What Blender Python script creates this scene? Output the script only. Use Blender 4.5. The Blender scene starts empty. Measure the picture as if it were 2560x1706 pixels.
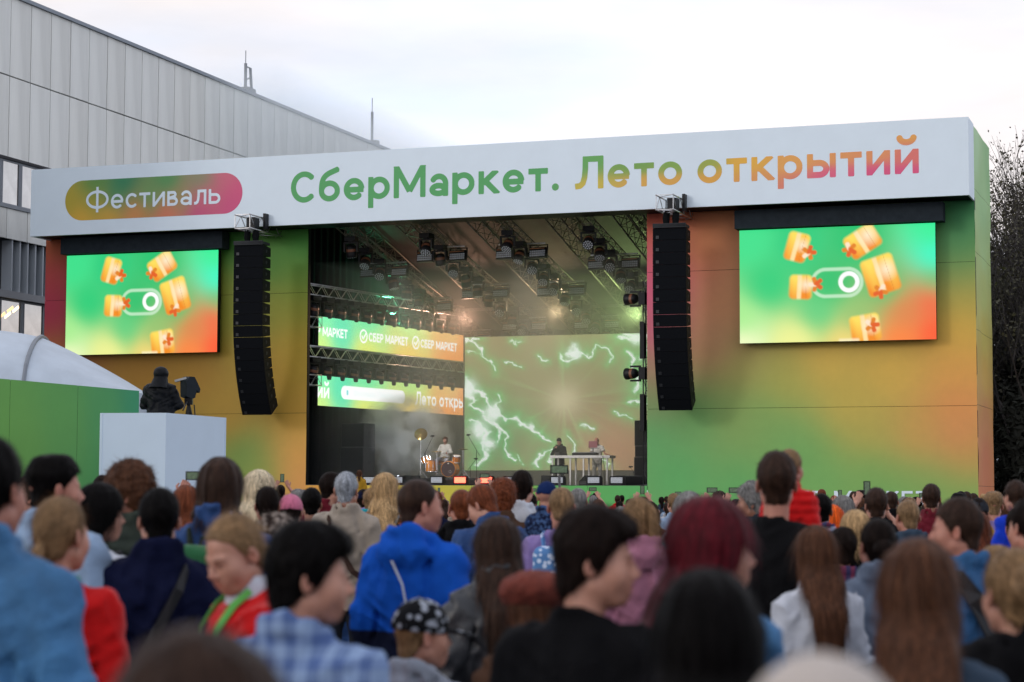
import bpy, math, random
import numpy as np
from mathutils import Vector, Matrix, Euler

SC = bpy.context.scene
COL = SC.collection
R = math.radians
rnd = random.Random(11)

# ------------------------------------------------------------------ camera
CAMX, CAMY, CAMZ = 21.024, -72.0, 1.72
FPX, TILT, ROLL, YAW = 5139.1, 0.0750, 0.0034, 0.3378
cam_d = bpy.data.cameras.new('camera')
cam = bpy.data.objects.new('camera', cam_d)
COL.objects.link(cam)
_fw = np.array([-math.sin(YAW) * math.cos(TILT), math.cos(YAW) * math.cos(TILT), math.sin(TILT)])
_r0 = np.array([math.cos(YAW), math.sin(YAW), 0.0])
_u0 = np.cross(_r0, _fw)
_rt = _r0 * math.cos(ROLL) + _u0 * math.sin(ROLL)
_up = -_r0 * math.sin(ROLL) + _u0 * math.cos(ROLL)
_m = Matrix(((_rt[0], _up[0], -_fw[0], CAMX), (_rt[1], _up[1], -_fw[1], CAMY),
             (_rt[2], _up[2], -_fw[2], CAMZ), (0, 0, 0, 1)))
cam.matrix_world = _m
cam_d.sensor_width = 36.0
cam_d.lens = 36.0 * FPX / 2560.0
cam_d.clip_start = 0.1
cam_d.clip_end = 3000.0
cam_d.dof.use_dof = True
cam_d.dof.focus_distance = 52.0
cam_d.dof.aperture_fstop = 3.5
SC.camera = cam

# ------------------------------------------------------------------ sky, sun, exposure
SUN_ELEV, SUN_ROT = R(16.0), R(-141.5)
world = bpy.data.worlds.new('World')
SC.world = world
world.use_nodes = True
wn, wl = world.node_tree.nodes, world.node_tree.links
bg = wn['Background']
sky = wn.new('ShaderNodeTexSky')
sky.sky_type = 'NISHITA'
sky.sun_disc = False
sky.sun_elevation = SUN_ELEV
sky.sun_rotation = SUN_ROT
sky.air_density = 1.0
sky.dust_density = 2.0
sky.ozone_density = 1.5
tcw = wn.new('ShaderNodeTexCoord')
mpw = wn.new('ShaderNodeMapping')
mpw.inputs['Scale'].default_value = (2.2, 2.2, 9.0)
mpw.inputs['Rotation'].default_value = (0.06, 0.10, 0.0)
nzw = wn.new('ShaderNodeTexNoise')
nzw.inputs['Scale'].default_value = 1.5
nzw.inputs['Detail'].default_value = 6.0
nzw.inputs['Roughness'].default_value = 0.55
rmw = wn.new('ShaderNodeValToRGB')
rmw.color_ramp.elements[0].position = 0.34
rmw.color_ramp.elements[0].color = (0.76, 0.76, 0.76, 1)
rmw.color_ramp.elements[1].position = 0.62
rmw.color_ramp.elements[1].color = (0.97, 0.97, 0.97, 1)
nz2 = wn.new('ShaderNodeTexNoise')
nz2.inputs['Scale'].default_value = 1.1
nz2.inputs['Detail'].default_value = 4.0
cmw = wn.new('ShaderNodeValToRGB')
cmw.color_ramp.elements[0].position = 0.38
cmw.color_ramp.elements[0].color = (9.6, 10.9, 13.4, 1)
cmw.color_ramp.elements[1].position = 0.60
cmw.color_ramp.elements[1].color = (11.6, 10.8, 10.7, 1)
mxw = wn.new('ShaderNodeMix')
mxw.data_type = 'RGBA'
wl.new(tcw.outputs['Generated'], mpw.inputs['Vector'])
wl.new(mpw.outputs['Vector'], nzw.inputs['Vector'])
wl.new(mpw.outputs['Vector'], nz2.inputs['Vector'])
wl.new(nzw.outputs['Fac'], rmw.inputs['Fac'])
wl.new(nz2.outputs['Fac'], cmw.inputs['Fac'])
wl.new(rmw.outputs['Color'], mxw.inputs[0])
wl.new(sky.outputs['Color'], mxw.inputs[6])
wl.new(cmw.outputs['Color'], mxw.inputs[7])
wl.new(mxw.outputs[2], bg.inputs['Color'])
bg.inputs['Strength'].default_value = 0.10

sun_d = bpy.data.lights.new('sun', 'SUN')
sun_d.energy = 0.5
sun_d.angle = R(11.0)
sun_d.color = (1.0, 0.96, 0.92)
sun = bpy.data.objects.new('sun', sun_d)
COL.objects.link(sun)
# the low bright part of the sky lies in front of the stage, over to its left
sun.rotation_euler = Vector((0.62, 0.78, -math.tan(SUN_ELEV))).to_track_quat('-Z', 'Y').to_euler()

vs = SC.view_settings
vs.view_transform = 'Standard'
vs.look = 'None'
vs.gamma = 1.0
vs.exposure = 0.0
vs.use_curve_mapping = False
SC.cycles.use_denoising = True
SC.cycles.max_bounces = 6
SC.cycles.diffuse_bounces = 3
SC.cycles.glossy_bounces = 2
SC.cycles.transmission_bounces = 2
SC.cycles.volume_bounces = 1
SC.cycles.transparent_max_bounces = 6
SC.cycles.caustics_reflective = False
SC.cycles.caustics_refractive = False

# ------------------------------------------------------------------ pixel -> direction (1 unit = 2353 px wide view)
KD = 1.088
CP = np.array([CAMX, CAMY, CAMZ])
def ray(x, y, k=KD):
    return _fw + _rt * ((x * k - 1280.0) / FPX) - _up * ((y * k - 853.0) / FPX)
def atd(x, y, d, k=KD):
    return CP + ray(x, y, k) * d
def onY(x, y, Y, k=KD):
    q = ray(x, y, k)
    return CP + q * ((Y - CAMY) / q[1])
def onX(x, y, X, k=KD):
    q = ray(x, y, k)
    return CP + q * ((X - CAMX) / q[0])

# ------------------------------------------------------------------ value noise
def vnoise(P, s, seed=0):
    Q = P * s + seed * 17.31
    I = np.floor(Q).astype(np.int64)
    Fr = Q - I
    W = Fr * Fr * (3 - 2 * Fr)
    out = np.zeros(len(P))
    for dx in (0, 1):
        for dy in (0, 1):
            for dz in (0, 1):
                h = (I[:, 0] + dx) * 374761393 + (I[:, 1] + dy) * 668265263 + (I[:, 2] + dz) * 2147483647 + seed * 144665
                h = (h ^ (h >> 13)) * 1274126177
                h = ((h ^ (h >> 16)) & 0xffff) / 65535.0
                w = (W[:, 0] if dx else 1 - W[:, 0]) * (W[:, 1] if dy else 1 - W[:, 1]) * (W[:, 2] if dz else 1 - W[:, 2])
                out += h * w
    return out * 2 - 1

# ------------------------------------------------------------------ object helpers
def lin(c):
    """sRGB 0..255 triple -> linear"""
    a = np.asarray(c, float) / 255.0
    return np.where(a <= 0.04045, a / 12.92, ((a + 0.055) / 1.055) ** 2.4)

def tag(o, label=None, cat=None, group=None, kind=None):
    if label: o['label'] = label
    if cat: o['category'] = cat
    if group: o['group'] = group
    if kind: o['kind'] = kind
    return o

def empty(name, loc=(0, 0, 0), rz=0.0, scale=1.0):
    o = bpy.data.objects.new(name, None)
    o.empty_display_size = 0.1
    COL.objects.link(o)
    o.location = loc
    o.rotation_euler = (0, 0, rz)
    o.scale = (scale,) * 3
    return o

def obj(name, me, mat=None, parent=None, loc=None, rot=None, scale=None):
    o = bpy.data.objects.new(name, me)
    COL.objects.link(o)
    if parent is not None: o.parent = parent
    if loc is not None: o.location = loc
    if rot is not None: o.rotation_euler = rot
    if scale is not None: o.scale = scale if hasattr(scale, '__len__') else (scale,) * 3
    if mat is not None:
        if len(me.materials) == 0:
            me.materials.append(mat)
        elif me.materials[0] != mat:
            o.material_slots[0].link = 'OBJECT'
            o.material_slots[0].material = mat
    return o

def mesh_np(name, V, F, cols=None, smooth=False):
    """V (n,3); F (m,4) or (m,3) array, or a list of index lists"""
    me = bpy.data.meshes.new(name)
    V = np.asarray(V, np.float32)
    if isinstance(F, np.ndarray) and F.ndim == 2:
        k = F.shape[1]
        me.vertices.add(len(V))
        me.vertices.foreach_set('co', V.ravel())
        me.loops.add(F.size)
        me.loops.foreach_set('vertex_index', F.ravel().astype(np.int32))
        me.polygons.add(len(F))
        me.polygons.foreach_set('loop_start', np.arange(0, F.size, k, dtype=np.int32))
        me.update(calc_edges=True)
        me.validate()
    else:
        me.from_pydata([tuple(map(float, v)) for v in V], [], [tuple(map(int, f)) for f in F])
        me.update()
    if smooth:
        me.polygons.foreach_set('use_smooth', np.ones(len(me.polygons), bool))
    if cols is not None:
        c = np.ones((len(V), 4), np.float32)
        c[:, :3] = cols
        a = me.color_attributes.new('Col', 'FLOAT_COLOR', 'POINT')
        a.data.foreach_set('color', c.ravel())
    return me

class MB:
    """collects boxes, tubes and lathes into one mesh"""
    def __init__(s): s.v, s.f, s.n = [], [], 0
    def add(s, V, F):
        V = np.asarray(V, float)
        s.v.append(V)
        s.f += [[i + s.n for i in f] for f in F]
        s.n += len(V)
        return s
    def box(s, c, d, M=None):
        c, d = np.asarray(c, float), np.asarray(d, float) / 2
        V = np.array([[x, y, z] for x in (-1, 1) for y in (-1, 1) for z in (-1, 1)], float) * d
        if M is not None: V = V @ np.asarray(M, float).T
        return s.add(V + c, [[0, 1, 3, 2], [4, 6, 7, 5], [0, 4, 5, 1], [2, 3, 7, 6], [0, 2, 6, 4], [1, 5, 7, 3]])
    def prism(s, prof, x0, x1, axis=0):
        """closed profile [(a,b)] extruded along an axis"""
        n = len(prof)
        V = []
        for x in (x0, x1):
            for a, b in prof:
                p = [a, b]; p.insert(axis, x); V.append(p)
        F = [[i, (i + 1) % n, n + (i + 1) % n, n + i] for i in range(n)] + [list(range(n))[::-1], [n + i for i in range(n)]]
        return s.add(V, F)
    def tube(s, pts, r, n=6, caps=True):
        pts = [np.asarray(p, float) for p in pts]
        rs = r if hasattr(r, '__len__') else [r] * len(pts)
        V, F = [], []
        u = None
        for i, p in enumerate(pts):
            a, b = pts[max(i - 1, 0)], pts[min(i + 1, len(pts) - 1)]
            t = b - a; t = t / (np.linalg.norm(t) + 1e-12)
            if u is None:
                u = np.cross(t, [0, 0, 1.0])
                if np.linalg.norm(u) < 1e-3: u = np.cross(t, [1.0, 0, 0])
            u = u - t * (u @ t)
            u = u / (np.linalg.norm(u) + 1e-12)
            w = np.cross(t, u)
            for k in range(n):
                a_ = 2 * math.pi * (k + .5) / n
                V.append(p + rs[i] * (math.cos(a_) * u + math.sin(a_) * w))
        for i in range(len(pts) - 1):
            for k in range(n):
                k2 = (k + 1) % n
                F.append([i * n + k, i * n + k2, (i + 1) * n + k2, (i + 1) * n + k])
        if caps:
            F.append(list(range(n))[::-1])
            F.append([(len(pts) - 1) * n + k for k in range(n)])
        return s.add(V, F)
    def lathe(s, prof, c=(0, 0, 0), n=16, M=None):
        """prof [(r,z)] turned about z"""
        V, F = [], []
        for r_, z in prof:
            for k in range(n):
                a = 2 * math.pi * k / n
                V.append([r_ * math.cos(a), r_ * math.sin(a), z])
        for i in range(len(prof) - 1):
            for k in range(n):
                k2 = (k + 1) % n
                F.append([i * n + k, i * n + k2, (i + 1) * n + k2, (i + 1) * n + k])
        V = np.array(V)
        if M is not None: V = V @ np.asarray(M, float).T
        return s.add(V + np.asarray(c, float), F)
    def mesh(s, name, smooth=False):
        return mesh_np(name, np.concatenate(s.v), s.f, smooth=smooth)
    def build(s, name, mat, parent=None, smooth=False, **kw):
        return obj(name, s.mesh(name, smooth), mat, parent, **kw)

def rotm(x=0, y=0, z=0):
    return np.array(Euler((x, y, z)).to_matrix())

def copy_tree(o, parent=None):
    c = o.copy()
    COL.objects.link(c)
    if parent is not None:
        mi = o.matrix_parent_inverse.copy()
        c.parent = parent
        c.matrix_parent_inverse = mi
    for ch in list(o.children):
        copy_tree(ch, c)
    return c

# ------------------------------------------------------------------ materials
MATS = {}
def mat(name, col=(.5, .5, .5), rough=.6, metal=0.0, noise=0.0, nscale=8.0, stretch=(1, 1, 1), bump=0.0, bscale=None,
        spec=None, attr=False, emit=0.0, sheen=0.0, rand=0.0, sub=0.0):
    if name in MATS: return MATS[name]
    m = bpy.data.materials.new(name)
    MATS[name] = m
    m.use_nodes = True
    N, L = m.node_tree.nodes, m.node_tree.links
    p = N['Principled BSDF']
    p.inputs['Base Color'].default_value = (*[float(c) for c in col], 1)
    p.inputs['Roughness'].default_value = rough
    p.inputs['Metallic'].default_value = metal
    if spec is not None: p.inputs['Specular IOR Level'].default_value = spec
    if sheen and max(col) > .1: p.inputs['Sheen Weight'].default_value = sheen
    if sub:
        p.inputs['Subsurface Weight'].default_value = sub
        p.inputs['Subsurface Radius'].default_value = (.012, .005, .003)
    src = None
    if attr:
        a = N.new('ShaderNodeVertexColor'); a.layer_name = 'Col'
        src = a.outputs['Color']
        if attr == 'mul':
            mm = N.new('ShaderNodeMix'); mm.data_type = 'RGBA'; mm.blend_type = 'MULTIPLY'
            mm.inputs[0].default_value = 1
            mm.inputs[6].default_value = (*[float(c) for c in col], 1)
            L.new(src, mm.inputs[7]); src = mm.outputs[2]
    if noise or bump:
        tc = N.new('ShaderNodeTexCoord'); mp = N.new('ShaderNodeMapping')
        mp.inputs['Scale'].default_value = stretch
        L.new(tc.outputs['Object'], mp.inputs['Vector'])
        nz = N.new('ShaderNodeTexNoise')
        nz.inputs['Scale'].default_value = nscale
        nz.inputs['Detail'].default_value = 5
        nz.inputs['Roughness'].default_value = .6
        L.new(mp.outputs['Vector'], nz.inputs['Vector'])
        if noise:
            mr = N.new('ShaderNodeMapRange')
            mr.inputs[1].default_value = .25; mr.inputs[2].default_value = .75
            mr.inputs[3].default_value = 1 - noise; mr.inputs[4].default_value = 1 + noise
            L.new(nz.outputs['Fac'], mr.inputs[0])
            mm = N.new('ShaderNodeMix'); mm.data_type = 'RGBA'; mm.blend_type = 'MULTIPLY'
            mm.inputs[0].default_value = 1
            if src is None: mm.inputs[6].default_value = (*[float(c) for c in col], 1)
            else: L.new(src, mm.inputs[6])
            L.new(mr.outputs[0], mm.inputs[7]); src = mm.outputs[2]
        if bump:
            nb = nz
            if bscale:
                nb = N.new('ShaderNodeTexNoise'); nb.inputs['Scale'].default_value = bscale
                nb.inputs['Detail'].default_value = 4
                L.new(mp.outputs['Vector'], nb.inputs['Vector'])
            b = N.new('ShaderNodeBump'); b.inputs['Strength'].default_value = bump
            b.inputs['Distance'].default_value = .02
            L.new(nb.outputs['Fac'], b.inputs['Height']); L.new(b.outputs['Normal'], p.inputs['Normal'])
    if src is not None: L.new(src, p.inputs['Base Color'])
    if emit:
        p.inputs['Emission Strength'].default_value = emit
        if src is not None: L.new(src, p.inputs['Emission Color'])
        else: p.inputs['Emission Color'].default_value = (*[float(c) for c in col], 1)
        if src is not None and emit:
            for l in list(L):
                if l.to_socket == p.inputs['Base Color']: L.remove(l)
            p.inputs['Base Color'].default_value = (.02, .02, .02, 1)
    return m
# ================================================================== lettering (strokes -> clean flat outlines)
def _arc(cx, cy, rx, ry, a0, a1, n=40):
    return [(cx + rx * math.cos(R(a)), cy + ry * math.sin(R(a))) for a in np.linspace(a0, a1, n)]
def glyph(ch, w):
    """strokes (polyline, width, round?) in units of the capital height; returns strokes, advance width"""
    h = w / 2; X = .71
    L = lambda *p: [tuple(q) for q in p]
    if ch == 'С': return [_arc(.46, .5, .46 - h, .5 - h, 42, 318)], .84
    if ch == 'с': return [_arc(.35, .355, .35 - h, .355 - h, 42, 318)], .62
    if ch == 'о': return [_arc(.37, .355, .37 - h, .355 - h, 0, 361)], .74
    if ch == 'О': return [_arc(.5, .5, .5 - h, .5 - h, 0, 361)], 1.0
    if ch == 'е': return [_arc(.35, .355, .35 - h, .355 - h, 3, 318), L((h, .365 - h * .3), (.70 - h * .3, .365 - h * .3))], .70
    if ch == 'р': return [L((h, -.27), (h, X)), _arc(.37, .355, .36 - h, .355 - h, 0, 361)], .73
    if ch == 'б':
        t = np.linspace(0, 1, 24)
        b = np.array([(h, .30), (h - .02, .86), (.25, .86), (.66, 1.02)])
        c = [(tuple((1 - u) ** 3 * b[0] + 3 * u * (1 - u) ** 2 * b[1] + 3 * u * u * (1 - u) * b[2] + u ** 3 * b[3])) for u in t]
        return [_arc(.36, .335, .36 - h, .335 - h, 0, 361), c], .72
    if ch == 'М': return [L((h, 0), (h, 1)), L((1.06 - h, 0), (1.06 - h, 1)), L((h * .62, 1.04), (.53, .20)), L((1.06 - h * .62, 1.04), (.53, .20))], 1.06
    if ch == 'а':
        return [_arc(.31, .40, .31 - h, .31 - h, 150, 0) + [(.62 - h, 0)], _arc(.30, .21, .30 - h, .21 - h, 20, 340)], .62
    if ch == 'к': return [L((h, 0), (h, X)), L((.14, .33), (.60, X + .02)), L((.20, .42), (.64, -.02))], .65
    if ch == 'т': return [L((0, X - h), (.62, X - h)), L((.31, 0), (.31, X))], .62
    if ch == '.': return [('dot', .11, .11, .11)], .22
    if ch == ' ': return [], .26
    if ch in 'Лл':
        T = 1.0 if ch == 'Л' else X; W = .90 if ch == 'Л' else .66
        return [L((.25 * W / .9, T - h), (W, T - h)), L((W - h, 0), (W - h, T)),
                [(.33 * W / .9, T), (.325 * W / .9, T * .62), (.30 * W / .9, T * .36), (.245 * W / .9, T * .18), (.16 * W / .9, h * 1.2), (.0, h)]], W
    if ch in 'ыь':
        s = [L((h, 0), (h, X)), L((h, .44), (.36, .44)) + _arc(.36, .22 + h * .5, .22 - h * .2, .22 - h * .5, 90, -90, 16) + [(h, h)]]
        if ch == 'ы': return s + [L((.84 - h, 0), (.84 - h, X))], .84
        return s, .60
    if ch in 'ий':
        s = [L((h, 0), (h, X)), L((.68 - h, 0), (.68 - h, X)), L((h * .9, h * .5), (.68 - h * .9, X - h * .5))]
        if ch == 'й': s.append(_arc(.34, 1.06, .20, .15, 180, 360, 20))
        return s, .68
    if ch == 'Ф': return [L((.64, -.14), (.64, 1.10)), _arc(.64, .48, .64 - h, .45 - h, 0, 361)], 1.28
    if ch == 'в':
        return [L((h, 0), (h, X)), L((h, X - h), (.34, X - h)) + _arc(.34, .54, .17 - h, .17 - h, 90, -90, 14) + [(h, .37)],
                L((h, .37), (.36, .37)) + _arc(.36, .20 + h * .25, .23 - h, .20 - h * .8, 90, -90, 14) + [(h, h)]], .60
    if ch == 'Б': return [L((h, 0), (h, 1)), L((0, 1 - h), (.66, 1 - h)), L((h, .58), (.42, .58)) + _arc(.42, .29 + h * .4, .30 - h, .29 - h * .5, 90, -90, 16) + [(h, h)]], .74
    if ch == 'Е': return [L((h, 0), (h, 1)), L((h, 1 - h), (.64, 1 - h)), L((h, .51), (.60, .51)), L((h, h), (.64, h))], .66
    if ch == 'Р': return [L((h, 0), (h, 1)), L((h, 1 - h), (.40, 1 - h)) + _arc(.40, .68, .31 - h, .32 - h, 90, -90, 16) + [(h, .36 + h)]], .72
    if ch == 'А': return [L((.03, 0), (.41, 1)), L((.79, 0), (.41, 1)), L((.16, .27), (.66, .27))], .82
    if ch == 'К': return [L((h, 0), (h, 1)), L((.16, .46), (.68, 1.0)), L((.26, .60), (.72, 0))], .73
    if ch == 'Т': return [L((0, 1 - h), (.74, 1 - h)), L((.37, 0), (.37, 1))], .74
    if ch == 'И': return [L((h, 0), (h, 1)), L((.80 - h, 0), (.80 - h, 1)), L((h * .9, h * .5), (.80 - h * .9, 1 - h * .5))], .80
    return [], .5

def glyph_sdf(P, ch, w):
    st, adv = glyph(ch, w)
    d = np.full(len(P), 9.0)
    hi = 1.0 if ch in 'МКА' else (.71 if ch in 'ийк' else None)
    for si, s in enumerate(st):
        if s[0] == 'dot':
            d = np.minimum(d, np.hypot(P[:, 0] - s[1], P[:, 1] - s[2]) - s[3]); continue
        s = np.asarray(s, float)
        for i in range(len(s) - 1):
            a, b = s[i], s[i + 1]; v = b - a; l2 = v @ v
            if l2 < 1e-12: continue
            t = ((P - a) @ v) / l2
            tc = np.clip(t, 0, 1)
            e = np.hypot(*(P - a - tc[:, None] * v).T) - w / 2
            ln = math.sqrt(l2)
            if i == 0: e = np.maximum(e, -t * ln)
            if i == len(s) - 2: e = np.maximum(e, (t - 1) * ln)
            if hi and not (ch == 'й' and si == 3): e = np.maximum(e, np.maximum(P[:, 1] - hi, -P[:, 1]))
            d = np.minimum(d, e)
    return d, adv

_gc = {}
def glyph_poly(ch, w, res=.02):
    """clean polygon mesh of one letter: (V2, faces, advance)"""
    if (ch, w) in _gc: return _gc[ch, w]
    x0, x1, y0, y1 = -.06, 1.36, -.34, 1.30
    nx, ny = int((x1 - x0) / res) + 1, int((y1 - y0) / res) + 1
    xs, ys = x0 + res * np.arange(nx), y0 + res * np.arange(ny)
    G = np.stack(np.meshgrid(xs, ys, indexing='ij'), -1).reshape(-1, 2)
    D, adv = glyph_sdf(G, ch, w)
    D = D.reshape(nx, ny)
    D[np.abs(D) < 1e-6] = 1e-6
    V, F, key = [], [], {}
    def vert(k, p):
        if k not in key: key[k] = len(V); V.append(p)
        return key[k]
    cells = np.argwhere((np.minimum.reduce([D[:-1, :-1], D[1:, :-1], D[:-1, 1:], D[1:, 1:]]) < 0))
    for i, j in cells:
        cs = [(i, j), (i + 1, j), (i + 1, j + 1), (i, j + 1)]
        poly = []
        for a in range(4):
            c, n = cs[a], cs[(a + 1) % 4]
            dc, dn = D[c], D[n]
            if dc < 0: poly.append(vert(c, (xs[c[0]], ys[c[1]])))
            if (dc < 0) != (dn < 0):
                t = dc / (dc - dn)
                poly.append(vert((min(c, n), max(c, n)), (xs[c[0]] + t * (xs[n[0]] - xs[c[0]]), ys[c[1]] + t * (ys[n[1]] - ys[c[1]]))))
        if len(poly) > 2: F.append(poly)
    _gc[ch, w] = (np.array(V) if V else np.zeros((0, 2)), F, adv)
    return _gc[ch, w]

def word(text, x0, x1, z0, caph, w, Y, material, parent, colfn=None, gap=.13, name='letter'):
    """letters on a wall facing -y between x0 and x1; one object per letter"""
    adv = [glyph_poly(c, w)[2] for c in text]
    tot = sum(adv) + gap * (len(text) - 1)
    sx = (x1 - x0) / tot
    x = x0
    for c, a in zip(text, adv):
        V, F, _ = glyph_poly(c, w)
        if len(V):
            P = np.stack([x + V[:, 0] * sx, np.full(len(V), Y), z0 + V[:, 1] * caph], -1)
            cols = colfn(P) if colfn else None
            obj(name, mesh_np(name, P, F, cols=cols), material, parent)
        x += (a + gap) * sx

def text_mask(text, gap, w, u, v):
    """u,v in cap units -> mask (0..1) of the text, used for the picture on a screen"""
    P = np.stack([u, v], -1)
    d = np.full(len(P), 9.0); x = 0
    for c in text:
        m = (P[:, 0] > x - .2) & (P[:, 0] < x + 1.4)
        if c != ' ' and m.any():
            q = P[m] - np.array([x, 0])
            d[m] = np.minimum(d[m], glyph_sdf(q, c, w)[0])
        x += glyph(c, w)[1] + gap
    return d, x

# ================================================================== colour fields (printed gradients)
def shepard(pts, p=3.2, soft_=.35):
    A = np.array([q[:2] for q in pts], float); Cc = np.array([q[2] for q in pts], float)
    def f(x, z):
        d2 = (x[:, None] - A[:, 0]) ** 2 + (z[:, None] - A[:, 1]) ** 2 + soft_
        w = d2 ** (-p / 2)
        return (w[:, :, None] * Cc).sum(1) / w.sum(1)[:, None]
    return f
ILL = np.array([.68, .74, .95])
ILF = np.array([.76, .84, .98])
def alb(c, k=None): return np.clip(lin(c) / (ILL if k is None else k), .003, .88)
def albf(c): return alb(c, ILF)

def grid_panel(name, x0, x1, z0, z1, Y, colfn, material, parent, nx=24, nz=24, plane='Y', sag=0.0):
    xs, zs = np.linspace(x0, x1, nx), np.linspace(z0, z1, nz)
    X, Z = [a.ravel() for a in np.meshgrid(xs, zs, indexing='ij')]
    off = sag * vnoise(np.stack([X, Z, X * 0], -1), .9, 4) if sag else 0 * X
    P = np.stack([X, np.full_like(X, Y) + off, Z], -1) if plane == 'Y' else np.stack([np.full_like(X, Y) + off, X, Z], -1)
    i, j = [a.ravel() for a in np.meshgrid(np.arange(nx - 1), np.arange(nz - 1), indexing='ij')]
    a = i * nz + j
    F = np.stack([a, a + nz, a + nz + 1, a + 1], -1)
    return obj(name, mesh_np(name, P, F, cols=colfn(X, Z), smooth=True), material, parent)

# ================================================================== ground
g = MB()
g.add([(-900, -400, 0), (900, -400, 0), (900, 1400, 0), (-900, 1400, 0)], [[0, 1, 2, 3]])
tag(g.build('ground', mat('asphalt', (.055, .055, .057), .9, noise=.35, nscale=3.0, bump=.3, bscale=80)), kind='structure')

# ================================================================== stage shell
XL, XR, X0, X1 = -12.643, .944, -24.34, 12.705
ZD, ZF0, ZF1, YF = 2.107, 11.959, 14.649, -1.48
white_vinyl = mat('white_vinyl', (.78, .89, .97), .55, noise=.025, nscale=1.2, bump=.04, bscale=3.0)
print_vinyl = mat('printed_vinyl', (1, 1, 1), .6, attr=True, noise=.035, nscale=2.5, bump=.05, bscale=2.2)
letter_print = mat('letter_print', (1, 1, 1), .6, attr=True)
black_paint = mat('black_paint', (.008, .009, .011), .6, noise=.3, nscale=5, spec=.15)
black_cloth = mat('black_cloth', (.008, .009, .010), .95, spec=.1, noise=.35, nscale=2.0, stretch=(3, 3, .2), bump=.3)
steel = mat('aluminium_tube', (.55, .55, .56), .35, metal=.9, noise=.15, nscale=12)
dark_steel = mat('dark_steel', (.10, .10, .105), .5, metal=.6, noise=.2, nscale=9)

stage = tag(empty('festival_stage', (0, 0, 0)), 'wide festival stage with rainbow gradient walls and white lettered fascia', 'stage')
f = MB()
f.box(((X0 + .19 + X1) / 2, YF + .05, (ZF0 + ZF1) / 2), (X1 - X0 - .19, .10, ZF1 - ZF0))
f.box((X1 - .03, YF / 2 + .05, (ZF0 + ZF1) / 2), (.06, -YF - .10, ZF1 - ZF0 - .004))
f.box((X0 + .22, YF / 2 + .05, (ZF0 + ZF1) / 2), (.06, -YF - .10, ZF1 - ZF0 - .004))
fascia = f.build('fascia', white_vinyl, stage)
f = MB(); f.box(((X0 + X1) / 2 + .1, YF / 2 + .06, ZF0 + .06), (X1 - X0 - .4, -YF - .14, .05))
f.build('soffit', black_paint, stage)
f = MB(); f.box(((X0 + X1) / 2 + .1, 1.2, ZF1 - .06), (X1 - X0 - .4, 5.1, .05))
f.build('canopy_top', mat('roof_sheet', (.30, .31, .33), .7), stage)

GREEN, LGREEN, YEL, ORA, PNK = (80, 160, 105), (125, 165, 80), (205, 165, 55), (212, 148, 85), (205, 92, 135)
def let_cols(P):
    t = np.clip((P[:, 2] - 12.75) / 1.25, -.3, 1.1); x = P[:, 0]
    f_ = shepard([(a_, b_ * 2.5, c_) for a_, b_, c_ in [(xx, tt, albf((78, 160, 102))) for xx in (-12.5, -10, -8, -6, -4.5, -3.2, -2.3) for tt in (0, .5, 1)] + [(-13, .5, albf((78, 160, 102))), (-2.2, .5, albf((80, 162, 105))), (-.9, 1.0, albf((95, 165, 95))), (-1.0, .0, albf((195, 180, 75))),
                  (1.0, .75, albf((110, 160, 85))), (1.3, .0, albf((205, 165, 85))), (2.4, .7, albf((120, 165, 85))), (2.4, .0, albf((205, 160, 80))), (3.5, .7, albf((145, 165, 80))), (3.8, .0, albf((208, 160, 75))),
                  (5.0, .6, albf((215, 170, 70))), (5.4, .0, albf((208, 150, 95))), (6.6, .6, albf((214, 160, 90))), (6.6, -.2, albf((205, 125, 115))), (8, .7, albf((212, 150, 95))), (8, 0, albf((208, 95, 135))),
                  (9.6, .7, albf((212, 145, 100))), (9.6, 0, albf((206, 82, 135))), (10.8, 1.2, albf((216, 160, 85))), (10.8, .55, albf((208, 115, 115))), (10.8, 0, albf((206, 82, 135)))]], 5)
    # heights count more than widths here
    return f_(x, t * 2.5)
word('СберМаркет.', -12.70, -1.96, 12.79, 1.20, .178, YF - .004, letter_print, fascia, let_cols)
word('Лето', -1.34, 2.66, 12.79, 1.20, .178, YF - .004, letter_print, fascia, let_cols)
word('открытий', 3.22, 11.02, 12.79, 1.20, .178, YF - .004, letter_print, fascia, let_cols)

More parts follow.
